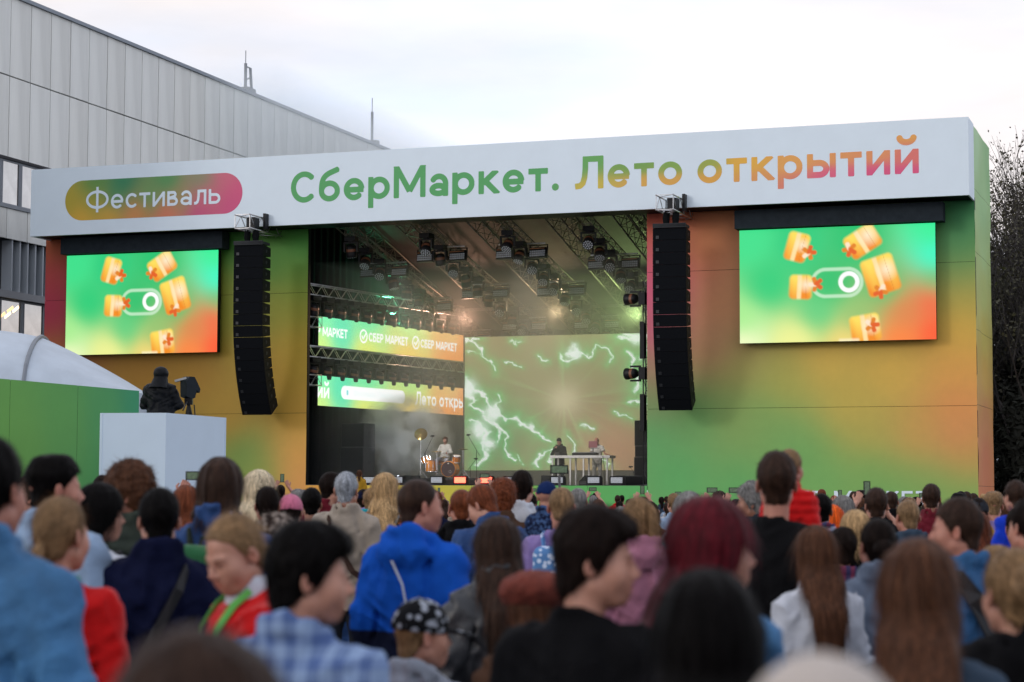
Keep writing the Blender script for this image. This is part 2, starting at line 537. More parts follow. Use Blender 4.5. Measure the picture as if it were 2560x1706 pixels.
# rounded badge with the festival word
def pill_mesh(x0, x1, z0, z1, Y, colfn, n=60, m=18):
    r = (z1 - z0) / 2; zc = (z0 + z1) / 2
    V, F = [], []
    xs = np.concatenate([x0 + r * (1 - np.cos(np.linspace(0, math.pi / 2, 14))), np.linspace(x0 + r, x1 - r, n)[1:-1], x1 - r + r * np.sin(np.linspace(0, math.pi / 2, 14))])
    for x in xs:
        dx = max(x0 + r - x, x - (x1 - r), 0)
        hh = math.sqrt(max(r * r - dx * dx, 1e-6))
        for j in range(m): V.append((x, Y, zc - hh + 2 * hh * j / (m - 1)))
    F = [[i * m + j, (i + 1) * m + j, (i + 1) * m + j + 1, i * m + j + 1] for i in range(len(xs) - 1) for j in range(m - 1)]
    V = np.array(V)
    return mesh_np('badge', V, F, cols=colfn(V[:, 0], V[:, 2]), smooth=True)
pill_c = shepard([(-22.4, 13.3, albf((165, 155, 55))), (-21.8, 12.6, albf((205, 165, 60))), (-20.6, 12.6, albf((202, 160, 62))), (-19.4, 12.65, albf((200, 135, 85))), (-18, 12.6, albf((202, 115, 95))), (-16.6, 12.6, albf((185, 70, 130))),
                  (-15.2, 12.8, albf((190, 75, 130))), (-14.9, 13.4, albf((196, 80, 130))), (-15.4, 14.0, albf((192, 100, 130))), (-16.6, 13.9, albf((120, 140, 110))), (-18, 13.95, albf((62, 145, 90))), (-20, 13.95, albf((0, 125, 95))), (-21.2, 13.9, albf((75, 140, 75))),
                  (-20.3, 13.4, albf((40, 135, 95))), (-18.8, 13.3, albf((90, 150, 95))), (-17.4, 13.2, albf((140, 140, 95))), (-21.3, 13.2, albf((150, 152, 60))), (-16.4, 13.2, albf((190, 95, 125)))], 4)
obj('badge', pill_mesh(-22.57, -14.75, 12.51, 14.10, YF - .004, pill_c), letter_print, fascia)
word('Фестиваль', -21.62, -15.72, 12.915, .82, .135, YF - .009, white_vinyl, fascia, gap=.13)

# printed side walls, in rows with open joints
def pt(x, y, c, Y=0.0):
    p = onY(x, y, Y); return (p[0], p[2], alb(c))
cl_left = shepard([pt(112, 560, (172, 92, 58)), pt(112, 700, (160, 45, 85)), pt(112, 640, (168, 62, 72)), pt(250, 560, (160, 100, 60)), pt(110, 850, (165, 110, 60)), pt(540, 550, (60, 135, 60)), pt(690, 560, (45, 135, 55)), pt(620, 620, (62, 138, 60)),
                   pt(690, 650, (90, 142, 62)), pt(690, 700, (150, 150, 58)), pt(620, 700, (140, 145, 55)), pt(690, 800, (180, 152, 58)), pt(620, 850, (172, 138, 50)), pt(450, 850, (160, 122, 45)), pt(330, 850, (155, 115, 45)), pt(690, 960, (182, 145, 62)),
                   pt(690, 1050, (208, 152, 78)), pt(560, 1040, (90, 142, 75)), pt(600, 1090, (120, 150, 75)), pt(530, 960, (168, 132, 48)), pt(690, 1105, (212, 142, 85)), pt(300, 1050, (120, 140, 70)), pt(120, 1050, (150, 120, 70)), pt(520, 700, (130, 140, 55))], 3.8, 1.2)
cl_right = shepard([pt(1500, 520, (195, 95, 72)), pt(1500, 600, (205, 88, 115)), pt(1500, 660, (208, 85, 142)), pt(1500, 760, (192, 88, 135)), pt(1500, 850, (158, 125, 112)), pt(1500, 920, (115, 145, 98)), pt(1500, 1000, (82, 162, 105)), pt(1560, 1090, (80, 162, 100)),
                    pt(1620, 560, (188, 122, 82)), pt(1660, 700, (188, 132, 98)), pt(1640, 800, (178, 130, 105)), pt(1700, 850, (155, 152, 85)), pt(1800, 880, (160, 160, 78)), pt(1900, 830, (198, 168, 78)), pt(2050, 850, (198, 165, 75)), pt(2060, 480, (120, 135, 70)), pt(2200, 480, (0, 112, 75)),
                    pt(2200, 560, (40, 132, 88)), pt(2200, 620, (92, 142, 85)), pt(2200, 680, (165, 155, 72)), pt(2200, 760, (198, 162, 68)), pt(2200, 850, (200, 148, 75)), pt(2200, 930, (202, 132, 82)), pt(2200, 1010, (202, 126, 88)), pt(2000, 1000, (168, 156, 78)), pt(2100, 1010, (192, 145, 80)),
                    pt(1800, 1000, (102, 158, 95)), pt(1680, 940, (120, 155, 90)), pt(1900, 1100, (98, 162, 95)), pt(2200, 1120, (120, 155, 85)), pt(2080, 1100, (112, 158, 88)), pt(2220, 1060, (188, 142, 78)), pt(1700, 1120, (84, 160, 98)), pt(1850, 600, (150, 130, 75)), pt(1950, 930, (180, 160, 75)), pt(2235, 1145, (95, 160, 92)), pt(2150, 1125, (92, 160, 92)), pt(2000, 1080, (95, 160, 92)), pt(1850, 1040, (92, 160, 95)), pt(2050, 1140, (88, 160, 95)), pt(1600, 960, (90, 160, 100)), pt(1750, 950, (110, 158, 92))], 3.8, 1.2)
walls = []
for (xa, xb, cf, zs) in ((X0, XL, cl_left, (0, 4.86, 9.52, 12.2)), (XR, X1, cl_right, (0, 4.86, 9.846, 12.2))):
    for za, zb in zip(zs[:-1], zs[1:]):
        grid_panel('wall_panel', xa, xb, za + .006, zb - .006, 0.0, cf, print_vinyl, stage, 44, 22, sag=.012)
    b = MB(); b.box(((xa + xb) / 2, .17, 6.05), (xb - xa - .02, .20, 12.1)); b.build('wall_backing', black_paint, stage)
# returns at the two ends
cl_side = shepard([(0, 14.6, alb((150, 190, 160))), (5, 14.5, alb((120, 170, 125))), (2.5, 12, alb((135, 178, 135))), (2.5, 10.5, alb((140, 175, 125))), (2.5, 9, alb((155, 172, 105))), (2.5, 7.5, alb((172, 165, 85))), (2.5, 6, alb((180, 150, 75))),
                   (2.5, 4.5, alb((175, 120, 75))), (2.5, 3, alb((178, 108, 75))), (2.5, .5, alb((180, 105, 75)))], 4)
zz = [0, 2.1, 4.9, 7.5, 10.2, 12.4, 14.6]
for za, zb in zip(zz[:-1], zz[1:]):
    grid_panel('side_panel', 0.012, 4.96, za + .006, zb - .006, X1 - .004, cl_side, print_vinyl, stage, 14, 14, plane='X', sag=.035)
b = MB(); b.box((X1 - .2, 2.5, 7.25), (.3, 4.8, 14.4)); b.box((X0 + .16, 2.5, 7.25), (.3, 4.8, 14.4)); b.build('side_frame', black_paint, stage)

# deck, skirt, dark interior
b = MB(); b.box(((XL + XR) / 2, 9.2, ZD - .06), (XR - XL - .01, 18.4, .12)); b.box((XL - .45, 9.4, ZD - .06), (.86, 18.0, .118)); b.box((XR + .4, 9.4, ZD - .06), (.76, 18.0, .118)); b.build('deck', mat('stage_deck', (.03, .03, .032), .5, noise=.4, nscale=4), stage)
def cl_skirt(x, z):
    f_ = shepard([(-12.6, 1.5, alb((200, 150, 70))), (-9.5, 1.5, alb((195, 175, 60))), (-7, 1.5, alb((185, 180, 70))), (-4.5, 1.5, alb((120, 170, 80))), (-2, 1.5, alb((82, 165, 95))), (1, 1.5, alb((80, 165, 98)))], 4)
    return f_(x, z)
for k in range(6):
    xa = XL + (XR - XL) * k / 6; xb = XL + (XR - XL) * (k + 1) / 6
    grid_panel('skirt_panel', xa + .006, xb - .006, 0.0, ZD - .02, -.02, cl_skirt, print_vinyl, stage, 8, 6)
def drape(name, p, q, z0, z1, folds_=5.0):
    p, q = np.array(p, float), np.array(q, float)
    L_ = np.linalg.norm(q - p); n = int(L_ * 9)
    nrm = np.array([-(q - p)[1], (q - p)[0]]) / L_
    V = []
    for i in range(n + 1):
        t = i / n
        c = p + (q - p) * t + nrm * .06 * math.sin(t * L_ * folds_ * 2)
        V += [(c[0], c[1], z0), (c[0], c[1], z1)]
    F = [[2 * i, 2 * i + 2, 2 * i + 3, 2 * i + 1] for i in range(n)]
    return obj(name, mesh_np(name, V, F, smooth=True), black_cloth, stage)
drape('drape', (-13.35, .25), (-13.35, 18.3), ZD, 13.7)
drape('drape', (1.55, 18.3), (1.55, .25), ZD, 13.7)
drape('drape', (-13.4, 18.4), (1.6, 18.4), ZD, 9.6)
b = MB()
b.add([(-13.5, .2, 13.75), (1.7, .2, 13.75), (1.7, 18.6, 9.35), (-13.5, 18.6, 9.35)], [[0, 3, 2, 1]])
b.build('roof_membrane', mat('roof_membrane', (.055, .055, .055), .8, noise=.25, nscale=1.0), stage)
b = MB(); b.box((-6, 15.2, 10.35), (15, .25, .55)); b.build('roof_beam', mat('pale_beam', (.32, .32, .31), .6), stage)
b = MB(); b.box((-6, 12.05, ZD + .33), (14.4, .10, .66)); b.build('screen_plinth', mat('plinth_grey', (.26, .22, .21), .7, noise=.1, nscale=2), stage)
# white capitals low on the right wall
word('СБЕР МАРКЕТ', 5.35, 11.02, 1.40, .52, .17, -.03, white_vinyl, stage, gap=.16)
# ================================================================== LED screens
def led_grid(name, TL, TR, BR, BL, nx, nz, cols, strength, parent):
    TL, TR, BR, BL = [np.asarray(q, float) for q in (TL, TR, BR, BL)]
    u, v = [a.ravel() for a in np.meshgrid(np.linspace(0, 1, nx), np.linspace(0, 1, nz), indexing='ij')]
    P = (TL * ((1 - u) * (1 - v))[:, None] + TR * (u * (1 - v))[:, None] + BR * (u * v)[:, None] + BL * ((1 - u) * v)[:, None])
    i, j = [a.ravel() for a in np.meshgrid(np.arange(nx - 1), np.arange(nz - 1), indexing='ij')]
    a = i * nz + j
    F = np.stack([a, a + 1, a + nz + 1, a + nz], -1)
    return obj(name, mesh_np(name, P, F, cols=cols(u, v)), mat('led_%g' % strength, (1, 1, 1), .4, attr=True, emit=strength, spec=.2), parent)

def soft(d, w): return np.clip(.5 - d / w, 0, 1)
def rbox(x, y, hx, hy, r):
    qx, qy = np.abs(x) - hx + r, np.abs(y) - hy + r
    return np.hypot(np.maximum(qx, 0), np.maximum(qy, 0)) + np.minimum(np.maximum(qx, qy), 0) - r

def gift_picture(u, v):
    x, y = u * 1172, v * 680
    c = shepard_pic(u, v)
    def over(mask, col):
        nonlocal c
        m = np.clip(mask, 0, 1)[:, None]; c = c * (1 - m) + np.asarray(col) * m
    # toggle outline and knob
    d = np.abs(rbox(x - 590, y - 332, 148, 80, 80)) - 10
    over(soft(d, 8) * .62, lin((225, 250, 225)))
    d = np.abs(np.hypot(x - 662, y - 330) - 50) - 13
    over(soft(d, 6), (1, 1, 1))
    gifts = [(352, 112, .28, 66, 86, (424, 148), .0), (745, 92, -.55, 100, 74, (668, 138), .6), (372, 352, .06, 68, 72, (464, 338), .2), (850, 296, -.30, 98, 112, (848, 392), .9), (757, 608, -.15, 88, 82, (797, 588), .4)]
    for gx, gy, an, hx, hy, bow, ph in gifts:
        ca, sa = math.cos(an), math.sin(an)
        lx, ly = (x - gx) * ca + (y - gy) * sa, -(x - gx) * sa + (y - gy) * ca
        d = rbox(lx, ly, hx, hy, 26)
        m = soft(d, 16)
        t = np.clip(.5 + ly / (2 * hy) + .2 * np.sin(lx / 18 + ph), 0, 1)
        col = lin((255, 222, 90)) * (1 - t)[:, None] + lin((245, 140, 20)) * t[:, None]
        band = soft(np.abs(lx + 8) - 13, 10)[:, None]
        col = col * (1 - band) + lin((255, 225, 160)) * band
        hi = soft(np.hypot(lx - hx * .45, ly + hy * .2) - hx * .35, hx * .9)[:, None]
        col = col * (1 - hi * .8) + np.array([1, .97, .80]) * hi * .8
        over(m, col)
        for k in range(5):
            a = ph * 3 + k * 1.2566
            bx, by = bow[0] + 20 * math.cos(a), bow[1] + 20 * math.sin(a)
            dd = rbox((x - bx) * math.cos(a) + (y - by) * math.sin(a), -(x - bx) * math.sin(a) + (y - by) * math.cos(a), 26, 13, 12)
            over(soft(dd, 8), lin((228, 95 + 35 * (k % 2), 25)) if k != 2 else lin((255, 230, 200)))
        wl = soft(np.abs(lx - hx * .50) - 1.6, 3) * m * .45
        over(wl, lin((200, 110, 30)))
    over(soft(rbox(x - 660, y - 676, 60, 10, 8), 14) * .8, lin((255, 245, 200)))
    return c
def shepard_pic(u, v):
    # the Shepard softening constant is made for metres; work in tenths of the picture height
    g_ = shepard([(p[0] * 6, p[1] * 6, p[2]) for p in _PIC], 4.2, 1.1)
    return g_(u * 1.72 * 6, v * 6)
_PIC = [(0.08, .1, lin((60, 225, 140))), (.53, .15, lin((35, 205, 125))), (1.05, .15, lin((20, 196, 112))), (1.72, .30, lin((30, 255, 205))), (1.72, .05, lin((50, 240, 150))), (.8, .5, lin((22, 192, 108))), (.26, .5, lin((28, 205, 120))),
        (1.3, .55, lin((70, 195, 112))), (.7, .75, lin((85, 208, 128))), (0.0, .82, lin((160, 238, 140))), (0, 1.0, lin((255, 255, 205))), (.5, 1.0, lin((245, 245, 150))), (1.05, .82, lin((140, 195, 112))), (.95, 1.0, lin((255, 220, 120))),
        (1.45, .74, lin((225, 130, 70))), (1.68, .66, lin((255, 80, 45))), (1.72, .95, lin((255, 85, 40))), (1.4, 1.0, lin((255, 130, 55))), (1.72, .5, lin((90, 190, 110)))]

def side_screen(x0, x1, z0, z1, label):
    t = tag(empty('video_screen', ((x0 + x1) / 2, -.5, z0)), label, 'screen')
    def W(m): return [tuple(np.asarray(q) - np.array([(x0 + x1) / 2, -.5, z0])) for q in m]
    led_grid('led_panel', *W([(x0, -.52, z1), (x1, -.52, z1), (x1, -.52, z0), (x0, -.52, z0)]), 210, 122, gift_picture, 1.0, t)
    b = MB(); b.box((0, .12, (z1 - z0) / 2), (x1 - x0 - .02, .26, z1 - z0 - .02)); b.build('cabinet', black_paint, t)
    b = MB(); b.box((.10, -.02, z1 - z0 + .36), (x1 - x0 + .42, .62, .66)); b.build('valance', mat('slate_cloth', (.026, .034, .042), .9, noise=.2, nscale=4, spec=.1), t)
    for s in (-.35, .35):
        b = MB(); b.tube([((x1 - x0) * s, .0, z1 - z0 + .68), ((x1 - x0) * s, .0, ZF0 - z0 + .08)], .05, 6); b.build('hanging_bracket', black_paint, t)
    return t
side_screen(-23.03, -16.25, 7.25, 11.25, 'bright green gift box screen hung on the wall beside the white camera platform')
side_screen(4.51, 11.42, 7.14, 11.18, 'bright green gift box screen hung on the wall beside the dark trees')

# --- lightning picture on the main screen; bolts as (points, width), in tenths of the visible picture
BOLTS = [([(2, 0), (3, 3), (8, 9), (9, 14), (13, 17), (16, 21), (18, 26)], 1.0), ([(0, 2), (5, 1), (9, 2)], .8), ([(27, 3), (29, 5), (31, 3)], .7), ([(2, 10), (7, 12), (9, 15)], .6),
         ([(54, 14), (57, 19), (60, 17), (65, 12), (68, 16), (72, 8), (78, 9), (81, 15), (79, 20)], .9), ([(58, 13), (62, 11), (66, 13)], 1.4), ([(83, 2), (90, 4), (100, 1)], 1.6), ([(86, 0), (93, 2)], 1.2),
         ([(88, 14), (92, 18), (91, 25), (95, 31), (96, 38), (94, 42)], 1.3), ([(96, 6), (99, 12), (96, 17)], 1.4), ([(90, 50), (100, 52)], .9), ([(41, 16), (44, 20), (47, 19)], .6), ([(22, 19), (27, 23), (31, 22)], .5),
         ([(0, 30), (3, 36), (8, 41), (12, 44), (13, 51), (18, 57), (22, 61), (29, 60), (33, 65), (38, 69), (44, 75), (48, 79)], 1.5), ([(18, 42), (20, 48), (17, 52), (22, 60)], 1.0), ([(0, 42), (6, 46), (4, 52), (10, 57)], 1.6),
         ([(3, 63), (9, 66), (13, 72), (8, 80), (12, 88), (7, 97)], 1.4), ([(20, 70), (24, 75), (22, 83), (24, 90), (29, 92)], 1.1), ([(40, 97), (43, 88), (49, 84), (47, 94)], 1.2), ([(10, 60), (16, 64), (20, 70), (17, 78)], 1.2),
         ([(83, 58), (92, 62)], .8), ([(65, 66), (71, 70)], .7), ([(57, 74), (62, 80), (60, 90)], .7), ([(74, 90), (79, 96)], .8), ([(30, 88), (34, 96)], .6)]
def plasma(u, v):
    U, Vv = u / .77 * 100, v * 100
    P = np.stack([U * .1, Vv * .075, np.zeros_like(u)], -1)
    jx = 1.6 * vnoise(P, 1.4, 1) + 1.1 * vnoise(P, 4.0, 2) + .6 * vnoise(P, 9.0, 3)
    jy = 1.6 * vnoise(P, 1.4, 5) + 1.1 * vnoise(P, 4.0, 6) + .6 * vnoise(P, 9.0, 7)
    X, Y = U + jx, Vv * .75 + jy
    core = np.zeros_like(u); glow = np.zeros_like(u)
    mod = .45 + .75 * np.clip(vnoise(P, 2.2, 9) + .5, 0, 1.3)
    for pts, wd in BOLTS:
        d = np.full_like(u, 1e3)
        for (ax, ay), (bx, by) in zip(pts[:-1], pts[1:]):
            ay, by = ay * .75, by * .75
            vx, vy = bx - ax, by - ay
            t = np.clip(((X - ax) * vx + (Y - ay) * vy) / (vx * vx + vy * vy + 1e-9), 0, 1)
            d = np.minimum(d, np.hypot(X - ax - t * vx, Y - ay - t * vy))
        core = np.maximum(core, np.exp(-(d / (.62 * wd * mod)) ** 2)); glow = np.maximum(glow, np.exp(-d / (2.6 * wd)) * .95)
    r = np.hypot(U - 55, (Vv - 48) * .75)
    low = np.exp(-((U - 12) / 26) ** 2 - ((Vv - 72) / 36) ** 2)
    right = np.exp(-((U - 100) / 14) ** 2 - ((Vv - 30) / 34) ** 2)
    base = lin((150, 138, 98))[None] * (1.0 + .10 * vnoise(P, .5, 20))[:, None]
    def ov(c, k, col): return c * (1 - k[:, None]) + np.asarray(col) * k[:, None]
    base = ov(base, .50 * low, lin((60, 150, 95)))
    base = ov(base, .55 * right, lin((105, 185, 115)))
    base = ov(base, .40 * np.exp(-((U - 84) / 26) ** 2 - ((Vv - 84) / 30) ** 2), lin((205, 122, 102)))
    base = ov(base, .18 * np.exp(-((U - 45) / 30) ** 2 - ((Vv - 15) / 22) ** 2), lin((112, 130, 80)))
    c = ov(base, np.clip(glow * .62, 0, 1), lin((80, 222, 128)))
    c = ov(c, np.clip(core, 0, 1), (.93, 1.0, .95))
    th = np.arctan2((Vv - 48) * .75, U - 55)
    rn = vnoise(np.stack([np.cos(th) * 3, np.sin(th) * 3, 0 * u], -1), 3.2, 30)
    rays = np.clip(rn - .15, 0, 1) * np.exp(-((r - 16) / 22) ** 2)
    c = c + rays[:, None] * np.array([.05, .20, .08])
    c = c + np.exp(-(r / 9) ** 2)[:, None] * np.array([.26, .24, .18])
    for bx, by, br in ((15, 57, 4.2), (2, 38, 4.5), (8, 70, 4.0), (12, 80, 3.2), (61, 12, 3.0), (94, 3, 3.4)):
        c = ov(c, np.clip(1.3 * np.exp(-((X - bx) ** 2 + (Y - by * .75) ** 2) / br ** 2), 0, 1), (.88, 1, .92))
    return np.clip(c, 0, 1.2)
lt = tag(empty('backdrop_screen', (-6.5, 12.0, 2.8)), 'giant backdrop screen showing green lightning behind the musicians', 'screen')
led_grid('led_panel', (-4.16, -.02, 5.82), (6.6, -.02, 5.82), (6.6, -.02, -.0), (-4.16, -.02, 0), 300, 190, plasma, 1.15, lt)
b = MB(); b.box((1.22, .12, 2.91), (10.74, .2, 5.80)); b.build('cabinet', black_paint, lt)

# --- two ribbon screens on the left flank
def ribbon_cols(kind):
    def f_(u, v):
        g_ = shepard([(0, 0, lin((120, 250, 185))), (3, 0, lin((110, 245, 175))), (6, 0, lin((190, 240, 140))), (9, 0, lin((245, 200, 120))), (0, 1.2, lin((215, 250, 140))), (3, 1.2, lin((235, 245, 120))), (6, 1.2, lin((255, 215, 100))), (9, 1.2, lin((255, 160, 75))), (10, .6, lin((255, 160, 85))), (1.5, .5, lin((90, 235, 185)))], 4)
        x, z = u * 11.0, (1 - v) * 1.16
        c = g_(x * .9, v * 1.2)
        if kind == 'logo':
            for x0, lead in ((-.95, False), (3.55, True), (7.5, True)):
                s = .36
                d, _ = text_mask('СБЕР МАРКЕТ', .10, .19, (x - x0) / (s * .92), (z - .40) / s)
                m = soft(d * s, .03)
                if lead:
                    q = np.hypot(x - x0 + .38, z - .58)
                    m = np.maximum(m, soft(np.abs(q - .25) - .035, .03))
                    for a_, b_ in (((-.50, .58), (-.40, .48)), ((-.40, .48), (-.20, .72))):
                        a_, b_ = np.array(a_) + [x0, 0], np.array(b_) + [x0, 0]
                        w_ = b_ - a_; t_ = np.clip(((x - a_[0]) * w_[0] + (z - a_[1]) * w_[1]) / (w_ @ w_), 0, 1)
                        m = np.maximum(m, soft(np.hypot(x - a_[0] - t_ * w_[0], z - a_[1] - t_ * w_[1]) - .035, .03))
                c = c * (1 - m[:, None]) + 1.15 * m[:, None]
        else:
            d, _ = text_mask('ий', .14, .17, (x + .05) / .55, (z - .30) / .58)
            m = soft(d * .55, .03)
            m = np.maximum(m, soft(rbox(x - 3.95, z - .58, 2.35, .26, .26), .04))
            d, _ = text_mask('Лето открыт', .13, .16, (x - 7.1) / .50, (z - .30) / .56)
            m = np.maximum(m, soft(d * .5, .03))
            c = c * (1 - m[:, None]) + 1.15 * m[:, None]
            d, _ = text_mask('Фестиваль СберМаркет', .12, .14, (x - 2.45) / .225, (z - .48) / .22)
            m = soft(d * .22, .03) * .30
            q = rbox(x - 2.05, z - .58, .07, .10, .02)
            m = np.maximum(m, soft(q, .03) * .9)
            c = c * (1 - m[:, None]) + lin((120, 225, 225)) * m[:, None]
        return c
    return f_
def ribbon(z0, z1, kind, label):
    t = tag(empty('ribbon_screen', (-12.72, 1.2, z0)), label, 'screen', 'ribbon screens on the left flank')
    d = np.array([-10.70, 11.9, 0]) - np.array([-12.72, 1.2, 0])
    hh = z1 - z0
    led_grid('led_panel', (0, 0, hh), (d[0], d[1], hh), (d[0], d[1], 0), (0, 0, 0), 460, 50, ribbon_cols(kind), 1.0, t)
    nn = np.array([-d[1], d[0], 0]) / np.linalg.norm(d)
    b = MB()
    o_ = nn * .02; q = nn * .16
    b.add([o_, d + o_, d + q, q, o_ + [0, 0, hh], d + o_ + [0, 0, hh], d + q + [0, 0, hh], q + [0, 0, hh]], [[0, 1, 2, 3], [7, 6, 5, 4], [0, 4, 5, 1], [1, 5, 6, 2], [2, 6, 7, 3], [3, 7, 4, 0]])
    b.build('cabinet', black_paint, t)
    return t
ribbon(7.55, 8.70, 'logo', 'upper slanting ribbon screen repeating white capitals and tick logos')
ribbon(5.20, 6.38, 'slogan', 'lower slanting ribbon screen with white slogan and rounded white box')

# ================================================================== trusses
def truss_mesh(L_, w=.40, hgt=.40, step=.45, rc=.026, rb=.013):
    """box truss along +y from the origin, centred in x, top at z=0: returns chord mesh, bracing mesh"""
    m = MB(); br = MB()
    c = [(-w / 2, 0), (w / 2, 0), (w / 2, -hgt), (-w / 2, -hgt)]
    ch = MB().tube([(0, 0, 0), (0, L_, 0)], rc, 6).mesh('chord', True)
    n = max(2, int(round(L_ / step)))
    for k in range(4):
        a, b = c[k], c[(k + 1) % 4]
        for i in range(n):
            y0, y1 = L_ * i / n, L_ * (i + 1) / n
            p, q = (a, b) if (i + k) % 2 else (b, a)
            br.tube([(p[0], y0, p[1]), (q[0], y1, q[1])], rb, 4, False)
        for y in (0.02, L_ - .02): br.tube([(a[0], y, a[1]), (b[0], y, b[1])], rb, 4, False)
    return ch, br.mesh('bracing'), c
def truss(name, start, end, label, group=None, w=.40, hgt=.40, mt=None, step=.45, rc=.026, rb=.013):
    start, end = np.array(start, float), np.array(end, float)
    d = end - start; L_ = np.linalg.norm(d)
    ch, br, c = truss_mesh(L_, w, hgt, step, rc, rb)
    t = empty(name, start)
    q = Vector(d).to_track_quat('Y', 'Z')
    t.rotation_euler = q.to_euler()
    tag(t, label, 'truss', group)
    for x, z in c: obj('chord', ch, mt or steel, t, loc=(x, 0, z))
    obj('bracing', br, mt or steel, t)
    return t
old_al = mat('worn_aluminium', (.30, .27, .23), .6, metal=.45, noise=.2, nscale=10)
for k, x in enumerate((-9.65, -6.65, -3.45, -.75, -12.2)):
    truss('roof_truss', (x, .3, 13.55), (x, 18.2, 13.55 - .24 * 17.9), 'large sloping roof truss without lamps, ' + ('between the first two lamp trusses', 'between the two middle lamp trusses', 'between the last two lamp trusses', 'above the truss beside the pink edge', 'above the ribbon screens')[k], 'bare roof trusses above the stage', .62, .72, old_al, .55, .034, .016)
LT = [-11.2, -8.05, -4.75, -1.55]
def lz(Y): return 12.25 - .195 * Y
place_lab = ['lamp truss beside the ribbon screens', 'second lamp truss from the ribbon screens', 'third lamp truss from the ribbon screens', 'lamp truss beside the pink wall edge']
for k, x in enumerate(LT):
    truss('lighting_truss', (x, .6, lz(.6)), (x, 16.0, lz(16)), 'sloping ' + place_lab[k] + ', hung with moving heads', 'lamp trusses above the stage', .32, .32, old_al, .34, .024, .011)
# flank trusses that carry the ribbons
fd = np.array([-10.70 + 12.72, 10.7, 0])
for z, lab in ((9.92, 'flank truss with lamps above the upper ribbon screen'), (7.50, 'flank truss with lamps between the two ribbon screens')):
    truss('flank_truss', (-12.95, .5, z), (-12.95 + fd[0] * 1.06, .5 + fd[1] * 1.06, z), lab, None, .36, .42, steel, .42)
for z in (8.65, 6.38):
    truss('truss_stub', (-13.1, .55, z), (-12.72, 1.3, z), 'short truss stub at the end of a ribbon screen', 'ribbon screen truss stubs', .34, .40, steel, .3)

# ================================================================== lamps
lamp_black = mat('lamp_black', (.012, .012, .014), .45, noise=.25, nscale=14, spec=.25)
lens_glass = mat('lens_glass', (.35, .37, .40), .12, metal=.4, noise=.5, nscale=60)
led_dots = mat('led_dots', (.62, .66, .72), .35, noise=.12, nscale=20)
amber = mat('amber_reflex', (.24, .09, .045), .4)
warm_led = mat('warm_pixel', lin((255, 225, 170)), .4, emit=2.0)
def moving_head():
    t = empty('moving_head_lamp')
    b = MB(); b.box((0, 0, -.07), (.34, .30, .14)); b.box((0, 0, -.155), (.16, .16, .03)); b.build('base', lamp_black, t)
    y = MB()
    for s in (-1, 1): y.prism([(-.07, -.17), (.07, -.17), (.055, -.46), (-.055, -.46)], s * .20 - .025, s * .20 + .025)
    y.box((0, 0, -.185), (.42, .13, .05)); y.build('yoke', lamp_black, t)
    h = MB(); h.lathe([(.001, .17), (.11, .16), (.145, .08), (.15, -.04), (.165, -.10), (.165, -.19), (.15, -.20), (.001, -.195)], n=14)
    hd = h.build('head', lamp_black, t, smooth=True, loc=(0, 0, -.42))
    l = MB()
    for i in range(19):
        rr, aa = ((0, 0),) [0] if i == 0 else ((.065, i * math.pi / 3) if i < 7 else (.125, i * math.pi / 6))
        l.lathe([(.001, -.012), (.024, -.008), (.026, .004)], (rr * math.cos(aa), rr * math.sin(aa), -.198), 6)
    l.build('lens', led_dots, hd)
    a = MB(); a.lathe([(.146, .06), (.152, .02), (.150, -.02)], n=14); a.build('collar', amber, hd)
    return t
def strobe_panel():
    t = empty('strobe_panel')
    b = MB(); b.box((0, .06, -.30), (.62, .16, .36)); b.box((0, -.03, -.135), (.62, .05, .03)); b.box((0, -.03, -.475), (.62, .05, .03)); b.build('housing', lamp_black, t)
    b = MB()
    for s in (-1, 1): b.box((s * .335, .05, -.20), (.03, .05, .34))
    b.box((0, .05, -.03), (.70, .05, .03)); b.build('bracket', lamp_black, t)
    f_ = MB()
    for i in range(8):
        for j in range(3): f_.box((-.26 + i * .0743, -.035, -.40 + j * .072), (.056, .03, .052))
    f_.build('lamp_grid', led_dots, t)
    s_ = MB(); s_.box((0, -.06, -.165), (.56, .02, .022)); s_.build('reflector_strip', mat('copper_strip', (.55, .25, .12), .35, metal=.6), t)
    return t
mh0, sp0 = moving_head(), strobe_panel()
uses = dict(mh=False, sp=False)
def place(proto, key, loc, rot, label, cat, group):
    o = copy_tree(proto) if uses[key] else proto
    uses[key] = True
    o.location = loc; o.rotation_euler = rot
    o.scale = (1.3,) * 3 if key == 'mh' else (1.12,) * 3
    return tag(o, label, cat, group)
ord_ = ['left hand', 'second', 'third', 'right hand']
place_lab = ['lamp truss beside the ribbon screens', 'second lamp truss from the ribbon screens', 'third lamp truss from the ribbon screens', 'lamp truss beside the pink wall edge']
